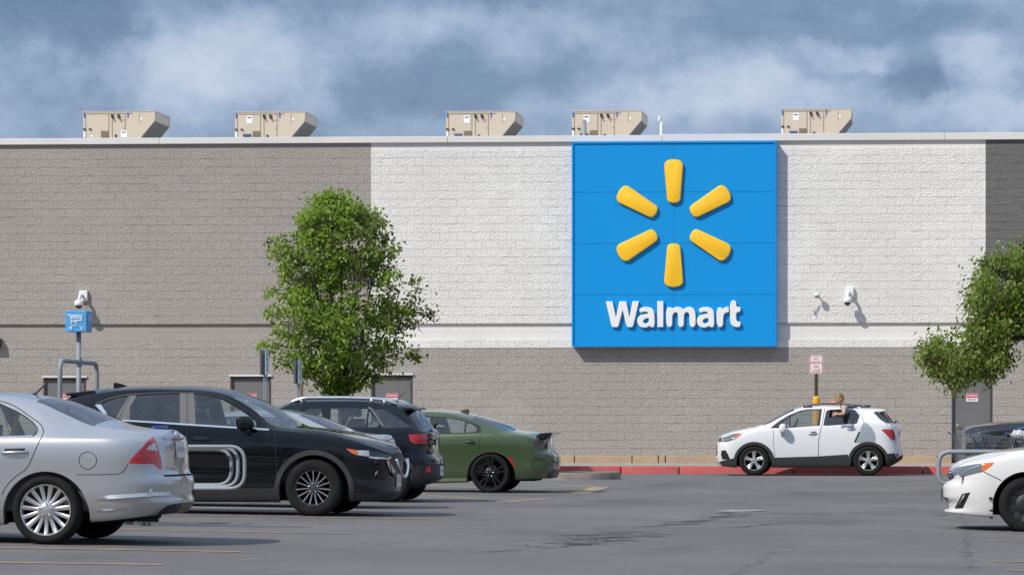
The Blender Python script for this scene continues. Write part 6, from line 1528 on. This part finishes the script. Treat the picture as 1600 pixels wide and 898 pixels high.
def grow(root, limbs, clusters, n_leaf, size, rs, lm, spread, droop, twig=.011, center=None, trunk_name='trunk'):
    bm = bmesh.new()
    for pts, r in limbs: tube(bm, pts, r, 8)
    skel = np.array([tuple(p) for pts, r in limbs[1:] for p in pts])
    rmap = np.array([q for pts, r in limbs[1:] for q in r])
    C, Nn, MI = [], [], []
    for c in clusters:
        c = np.array(c); k = np.argmin(((skel - c) ** 2 * [1, 1, 1.0]).sum(1) + np.where(skel[:, 2] > c[2] + .1, 1.5, 0)); s = skel[k]
        mid = (s * .45 + c * .55) + rs.normal(size=3) * .08; mid[2] -= .05
        tube(bm, [tuple(s), tuple(mid), tuple(c)], [min(twig * 1.5, rmap[k]), twig, twig * .45], 5, cap=False)
        for _ in range(3):
            e = c + rs.normal(size=3) * spread * .8; tube(bm, [tuple(c * .8 + mid * .2), tuple(e)], [twig * .5, twig * .22], 4, cap=False)
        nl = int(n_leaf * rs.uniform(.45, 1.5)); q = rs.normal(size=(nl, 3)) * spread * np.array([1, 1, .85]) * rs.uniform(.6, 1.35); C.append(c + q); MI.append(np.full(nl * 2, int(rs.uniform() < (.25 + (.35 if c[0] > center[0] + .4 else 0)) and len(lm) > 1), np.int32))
        o = c - center; o = o / (np.linalg.norm(o) + 1e-6); ql = q / (np.linalg.norm(q, axis=1, keepdims=True) + 1e-6); Nn.append(o * .6 + ql * .7)
    smooth(obj(trunk_name, bm, M_BARK, root))
    o = obj('crown', leaves_mesh(np.concatenate(C), np.concatenate(Nn), size, rs, droop), lm, root); o.data.polygons.foreach_set('material_index', np.concatenate(MI)); return len(np.concatenate(C))
# round young tree in the island
YT = Yof(530, 72); tp = P(533, 700, YT); tg = float(gz(tp.x, YT)) + .15
tree = thing('round_tree', 'young round green tree growing in the island before the wall', 'tree', (tp.x, YT, tg))
rows_ = [(298, 508, 524), (306, 496, 538), (320, 484, 560), (332, 470, 596), (348, 454, 616), (375, 431, 634), (400, 426, 640), (422, 421, 640), (450, 418, 658), (478, 414, 670), (500, 406, 671), (515, 403, 664), (540, 412, 656), (560, 432, 648), (578, 456, 628), (592, 476, 600), (606, 500, 560), (616, 520, 545)]
TL = lambda px, py: (P(px, py, YT).x - tp.x, P(px, py, YT).z - tg)
rz = [(TL(a, y)[1], TL(a, y)[0], TL(b, y)[0]) for y, a, b in rows_][::-1]
zz_ = [q[0] for q in rz]; lf = lambda z: float(np.interp(z, zz_, [q[1] for q in rz])); rt = lambda z: float(np.interp(z, zz_, [q[2] for q in rz]))
rs = np.random.RandomState(11); zlo, zhi = zz_[0], zz_[-1]
clusters = []; tries = 0
while len(clusters) < 540 and tries < 60000:
    tries += 1; z = rs.uniform(zlo + .02, zhi); a, b = lf(z), rt(z); cx_, hwid = (a + b) / 2, (b - a) / 2
    th_ = rs.uniform(0, 2 * math.pi); rr_ = rs.uniform(0, 1) ** .42 * (.92 + .10 * sin(3 * th_ + 2.2 * z) + .11 * sin(5.5 * z + 2 * th_) + .06 * sin(11 * z + th_))
    x = cx_ + hwid * rr_ * cos(th_); y = hwid * .92 * rr_ * sin(th_)
    if x > cx_ + .25 * hwid and rs.uniform() < .38: continue                       # airier right side
    if sin(3.1 * x + 1.3) * sin(2.7 * z + .6) * sin(2.9 * y + 2) > .34 : continue  # gaps in the crown
    c = np.array([x, y, z])
    if any(((c - k) ** 2).sum() < .145 ** 2 for k in clusters): continue
    clusters.append(c)
fork = TL(533, 600)[1]; limbs = [([(0, 0, -.1), (.01, 0, .5), (0, .01, fork * .7), (.02, 0, fork)], [.10, .085, .075, .075])]
for k in range(15):
    th_ = 2 * math.pi * k / 15 + rs.uniform(-.2, .2); tz = rs.uniform(.30, .96); z = zlo + (zhi - zlo) * tz; a, b = lf(z), rt(z); f = rs.uniform(.45, .85) * (1.0 if tz < .8 else .4)
    e = np.array([(a + b) / 2 + (b - a) / 2 * f * cos(th_), (b - a) / 2 * f * sin(th_), z]); s0 = np.array([.02, 0, fork * rs.uniform(.82, 1.0)]); pts = []
    for t in np.linspace(0, 1, 9):
        p = s0 * (1 - t) + e * t; hz = t ** .75; p[0] = s0[0] + (e[0] - s0[0]) * hz + rs.normal() * .03 * t; p[1] = s0[1] + (e[1] - s0[1]) * hz; p[2] = s0[2] + (e[2] - s0[2]) * (t ** 1.15); pts.append(tuple(p))
    limbs.append((pts, list(np.linspace(.045, .010, 9))))
limbs.append(([(.02, 0, fork), (.05, .02, fork + 1.0), (.0, 0, fork + 2.2), (.02, 0, zhi - .5)], [.07, .05, .032, .012]))
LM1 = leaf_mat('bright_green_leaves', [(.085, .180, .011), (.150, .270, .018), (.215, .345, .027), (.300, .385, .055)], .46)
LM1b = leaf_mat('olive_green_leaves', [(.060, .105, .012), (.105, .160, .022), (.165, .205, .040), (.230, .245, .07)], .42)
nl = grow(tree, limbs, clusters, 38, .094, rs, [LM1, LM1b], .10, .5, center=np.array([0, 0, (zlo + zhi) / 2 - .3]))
# drooping tree reaching in from the right
YR = Yof(1600, 82); tp2 = P(1690, 700, YR); tg2 = float(gz(tp2.x, YR)) + .1
tree2 = thing('drooping_tree', 'broad green tree with drooping boughs reaching in from the right edge', 'tree', (tp2.x, YR, tg2))
TR = lambda px, py, dy=0: np.array([P(px, py, YR).x - tp2.x, dy, P(px, py, YR).z - tg2])
out2 = [(1590, 374), (1562, 392), (1530, 398), (1520, 418), (1512, 432), (1506, 462), (1516, 480), (1512, 500), (1482, 503), (1455, 520), (1436, 534), (1430, 552), (1438, 570), (1450, 572), (1462, 590), (1478, 592), (1488, 612), (1498, 612), (1500, 590), (1520, 586), (1540, 600), (1556, 588), (1568, 585), (1572, 560), (1560, 545), (1566, 530), (1590, 522), (1640, 520), (1700, 528), (1780, 560), (1820, 540), (1850, 480), (1830, 420), (1760, 380), (1680, 360)]
rs2 = np.random.RandomState(5); cl2 = []; tries = 0
while len(cl2) < 620 and tries < 60000:
    tries += 1; px_, py_ = rs2.uniform(1425, 1855), rs2.uniform(360, 615)
    if not (in_poly(px_ - 12, py_ - 8, out2) and in_poly(px_, py_ + 8, out2)): continue
    if px_ > 1640 and rs2.uniform() < .45: continue
    rad_ = 1.5 * min(1, ((px_ - 1420) / 90) ** .6) * (1 if px_ < 1700 else 1.1); c = TR(px_, py_, rs2.uniform(-1, 1) * rad_)
    if sin(3.4 * c[0] + .3) * sin(3.1 * c[2] + 2.2) > .66: continue
    if any(((c - k) ** 2).sum() < .155 ** 2 for k in cl2): continue
    cl2.append(c)
limbs2 = [([(0, 0, -.1), (-.03, 0, 1.0), (0, 0, 2.0), (-.05, 0, 2.5)], [.16, .14, .13, .13])]
for L_ in ([(1680, 560), (1640, 535), (1600, 527), (1560, 533), (1520, 545), (1480, 556), (1448, 560)], [(1680, 560), (1645, 520), (1600, 505), (1565, 500), (1530, 515), (1500, 540)], [(1682, 560), (1640, 490), (1600, 450), (1560, 425), (1530, 410)], [(1685, 560), (1650, 460), (1620, 410), (1590, 385)],
           [(1690, 560), (1720, 480), (1750, 420), (1770, 400)], [(1690, 560), (1740, 520), (1790, 500), (1830, 500)], [(1680, 560), (1630, 515), (1580, 520), (1550, 545), (1535, 580)], [(1688, 560), (1690, 460), (1690, 390)]):
    for dy in (-.5, .5):
        n_ = len(L_); limbs2.append(([tuple(TR(a, b, dy * (k / (n_ - 1)) * 1.6 + rs2.normal() * .04)) for k, (a, b) in enumerate(L_)], list(np.linspace(.055, .012, n_))))
LM2 = leaf_mat('deep_green_leaves', [(.070, .140, .012), (.125, .215, .018), (.165, .265, .026), (.235, .285, .055), (.19, .14, .05)], .44)
grow(tree2, limbs2, cl2, 48, .086, rs2, [LM2], .135, 1.3, center=np.array([0, 0, TR(1690, 470)[2]]))

# ================================================================== child leaning out of the white car
YP = Fx.Y
def PP(px, py, d): p = P(px, py, YP + d); return p
M_SKIN = mat('skin', (.56, .31, .20), .55, noise=(20, .4, (.50, .25, .16))); M_SHIRT = mat('grey_shirt', (.36, .37, .38), .8, bump=(30, .4, .01)); M_HAIR = mat('blond_hair', (.33, .20, .09), .6, noise=(40, .9, (.16, .09, .035)))
def skin_mesh(verts, edges, radii, root=0, sub=2):
    me = bpy.data.meshes.new('sk'); me.from_pydata([tuple(v) for v in verts], edges, []); o = bpy.data.objects.new('sk', me); COL.objects.link(o)
    mo = o.modifiers.new('skin', 'SKIN'); mo.use_smooth_shade = True
    for k, v in enumerate(me.skin_vertices[0].data): v.radius = (radii[k], radii[k]); v.use_root = (k == root)
    sm = o.modifiers.new('sub', 'SUBSURF'); sm.levels = sub; sm.render_levels = sub
    r = bpy.data.meshes.new_from_object(o.evaluated_get(bpy.context.evaluated_depsgraph_get())); bpy.data.objects.remove(o); return r
pc_ = PP(1321, 640, .12); kid = thing('person', 'blond child in grey shirt leaning out of the white car rear window', 'person', pc_)
lc = lambda px, py, d: PP(px, py, d) - pc_
pel, wst, chs, nck, hb = lc(1325, 655, .70), lc(1323, 646, .42), lc(1320.3, 638.4, .09), lc(1316.3, 632.8, -.01), lc(1313.2, 628.2, -.03)
sh1, el1, wr1 = lc(1319.0, 637.0, -.08), lc(1318.6, 646.4, -.20), lc(1308.6, 646.6, -.20)
sh2, el2, wr2 = lc(1318.0, 635.0, .20), lc(1309.5, 628.6, .30), lc(1299.6, 628.6, .30)
V_ = [pel, wst, chs, nck, hb, sh1, el1, wr1, sh2, el2, wr2]; E_ = [(0, 1), (1, 2), (2, 3), (3, 4), (2, 5), (5, 6), (6, 7), (2, 8), (8, 9), (9, 10)]
R_ = [.085, .08, .085, .042, .045, .052, .036, .026, .052, .036, .026]
def hand(wi, dirn, up, k0):
    d = dirn.normalized(); u = (up - d * up.dot(d)).normalized(); n_ = d.cross(u)
    V_.append(V_[wi] + d * .035); R_.append(.026); E_.append((wi, len(V_) - 1)); pi = len(V_) - 1
    for j, ln in enumerate((.050, .058, .055, .044)):
        o_ = (j - 1.5) * .0175; a = V_[pi] + d * .030 + u * o_; b = a + d * ln * .5 + u * o_ * .35 + n_ * .006; c = b + d * ln * .5 + u * o_ * .2 + n_ * .014
        i0 = len(V_); V_.extend([a, b, c]); R_.extend([.0095, .0085, .007]); E_.extend([(pi, i0), (i0, i0 + 1), (i0 + 1, i0 + 2)])
    i0 = len(V_); V_.extend([V_[wi] + d * .035 + u * .034, V_[wi] + d * .062 + u * .062]); R_.extend([.0105, .008]); E_.extend([(pi, i0), (i0, i0 + 1)])
hand(7, Vector((-1, -.05, -.10)), Vector((.15, 0, 1)), 0); hand(10, Vector((-1, 0, -.12)), Vector((.1, -.3, 1)), 0)
bod = skin_mesh(V_, E_, R_)
# head shaped as a skull with jaw, brow, nose, mouth and ears, joined into the body mesh
hc = lc(1311.6, 623.2, -.04); bm = bmesh.new(); ellipsoid(bm, (0, 0, 0), (1, 1, 1), 28, 20)
for v in bm.verts:
    x, y, z = v.co; w = 1.0 - .18 * max(0, -z) - .06 * max(0, -z) * abs(y)
    X_ = x * .098 * (1 - .10 * max(0, -z)); Y_ = y * .078 * w; Z_ = z * .112
    if x < -.2: X_ -= .010 * max(0, 1 - abs(z + .75) * 3) * max(0, 1 - abs(y) * 2) * 1.5                    # chin
    if x < -.4: X_ += .012 * max(0, 1 - abs(z - .05) * 5) * max(0, 1 - abs(abs(y) - .38) * 4)              # eye sockets
    v.co = (X_, Y_, Z_)
ellipsoid(bm, (-.102, 0, -.018), (.014, .011, .018), 10, 8)                       # nose
for sg in (-1, 1): ellipsoid(bm, (.012, sg * .078, -.01), (.020, .009, .028), 10, 8)   # ears
bm2 = bmesh.new()
for sg in (-1, 1): ellipsoid(bm2, (-.083, sg * .030, .008), (.008, .011, .0075), 10, 8)
HM = Matrix.Rotation(rad(-28), 4, 'Y') @ Matrix.Rotation(rad(14), 4, 'Z')
bm3 = bmesh.new(); ellipsoid(bm3, (-.083, 0, -.060), (.009, .022, .006), 12, 6)
for b_ in (bm, bm2, bm3):
    for v in b_.verts: v.co = hc + HM @ v.co
bm.from_mesh(bod); smooth(obj('body', bm, M_SKIN, kid))
smooth(obj('eye', bm2, mat('eye_dark', (.03, .025, .02), .2), kid)); smooth(obj('mouth', bm3, mat('lip', (.40, .13, .11), .5), kid))
bm = bmesh.new(); ellipsoid(bm, (.012, 0, .020), (.104, .086, .108), 28, 20); rg = random.Random(2)
bmesh.ops.delete(bm, geom=[v for v in bm.verts if (v.co.x < -.052 and v.co.z < .052) or v.co.z < -.052 or (v.co.x < -.01 and v.co.z < -.01)], context='VERTS')
for v in bm.verts: v.co *= 1 + rg.uniform(-.012, .03); v.co.z += .006 * sin(60 * v.co.y)
for k in range(60):
    t, q = rg.uniform(0, 6.28), rg.uniform(.2, 1.4); d = Vector((sin(q) * cos(t), sin(q) * sin(t), cos(q))); a = Vector((.012 + d.x * .103, d.y * .085, .02 + d.z * .107)); tube(bm, [a, a + d * .012 + Vector((.01, 0, -.012)), a + d * .014 + Vector((.018, 0, -.034))], [.006, .005, .002], 4)
for v in bm.verts: v.co = hc + HM @ v.co
smooth(obj('hair', bm, M_HAIR, kid))
sv = [pel, wst, chs, lc(1317.6, 634.4, -.01), sh1, sh1 + (el1 - sh1) * .45, sh2, sh2 + (el2 - sh2) * .45]
smooth(obj('shirt', skin_mesh(sv, [(0, 1), (1, 2), (2, 3), (2, 4), (4, 5), (2, 6), (6, 7)], [.098, .092, .098, .056, .062, .054, .062, .054]), M_SHIRT, kid))
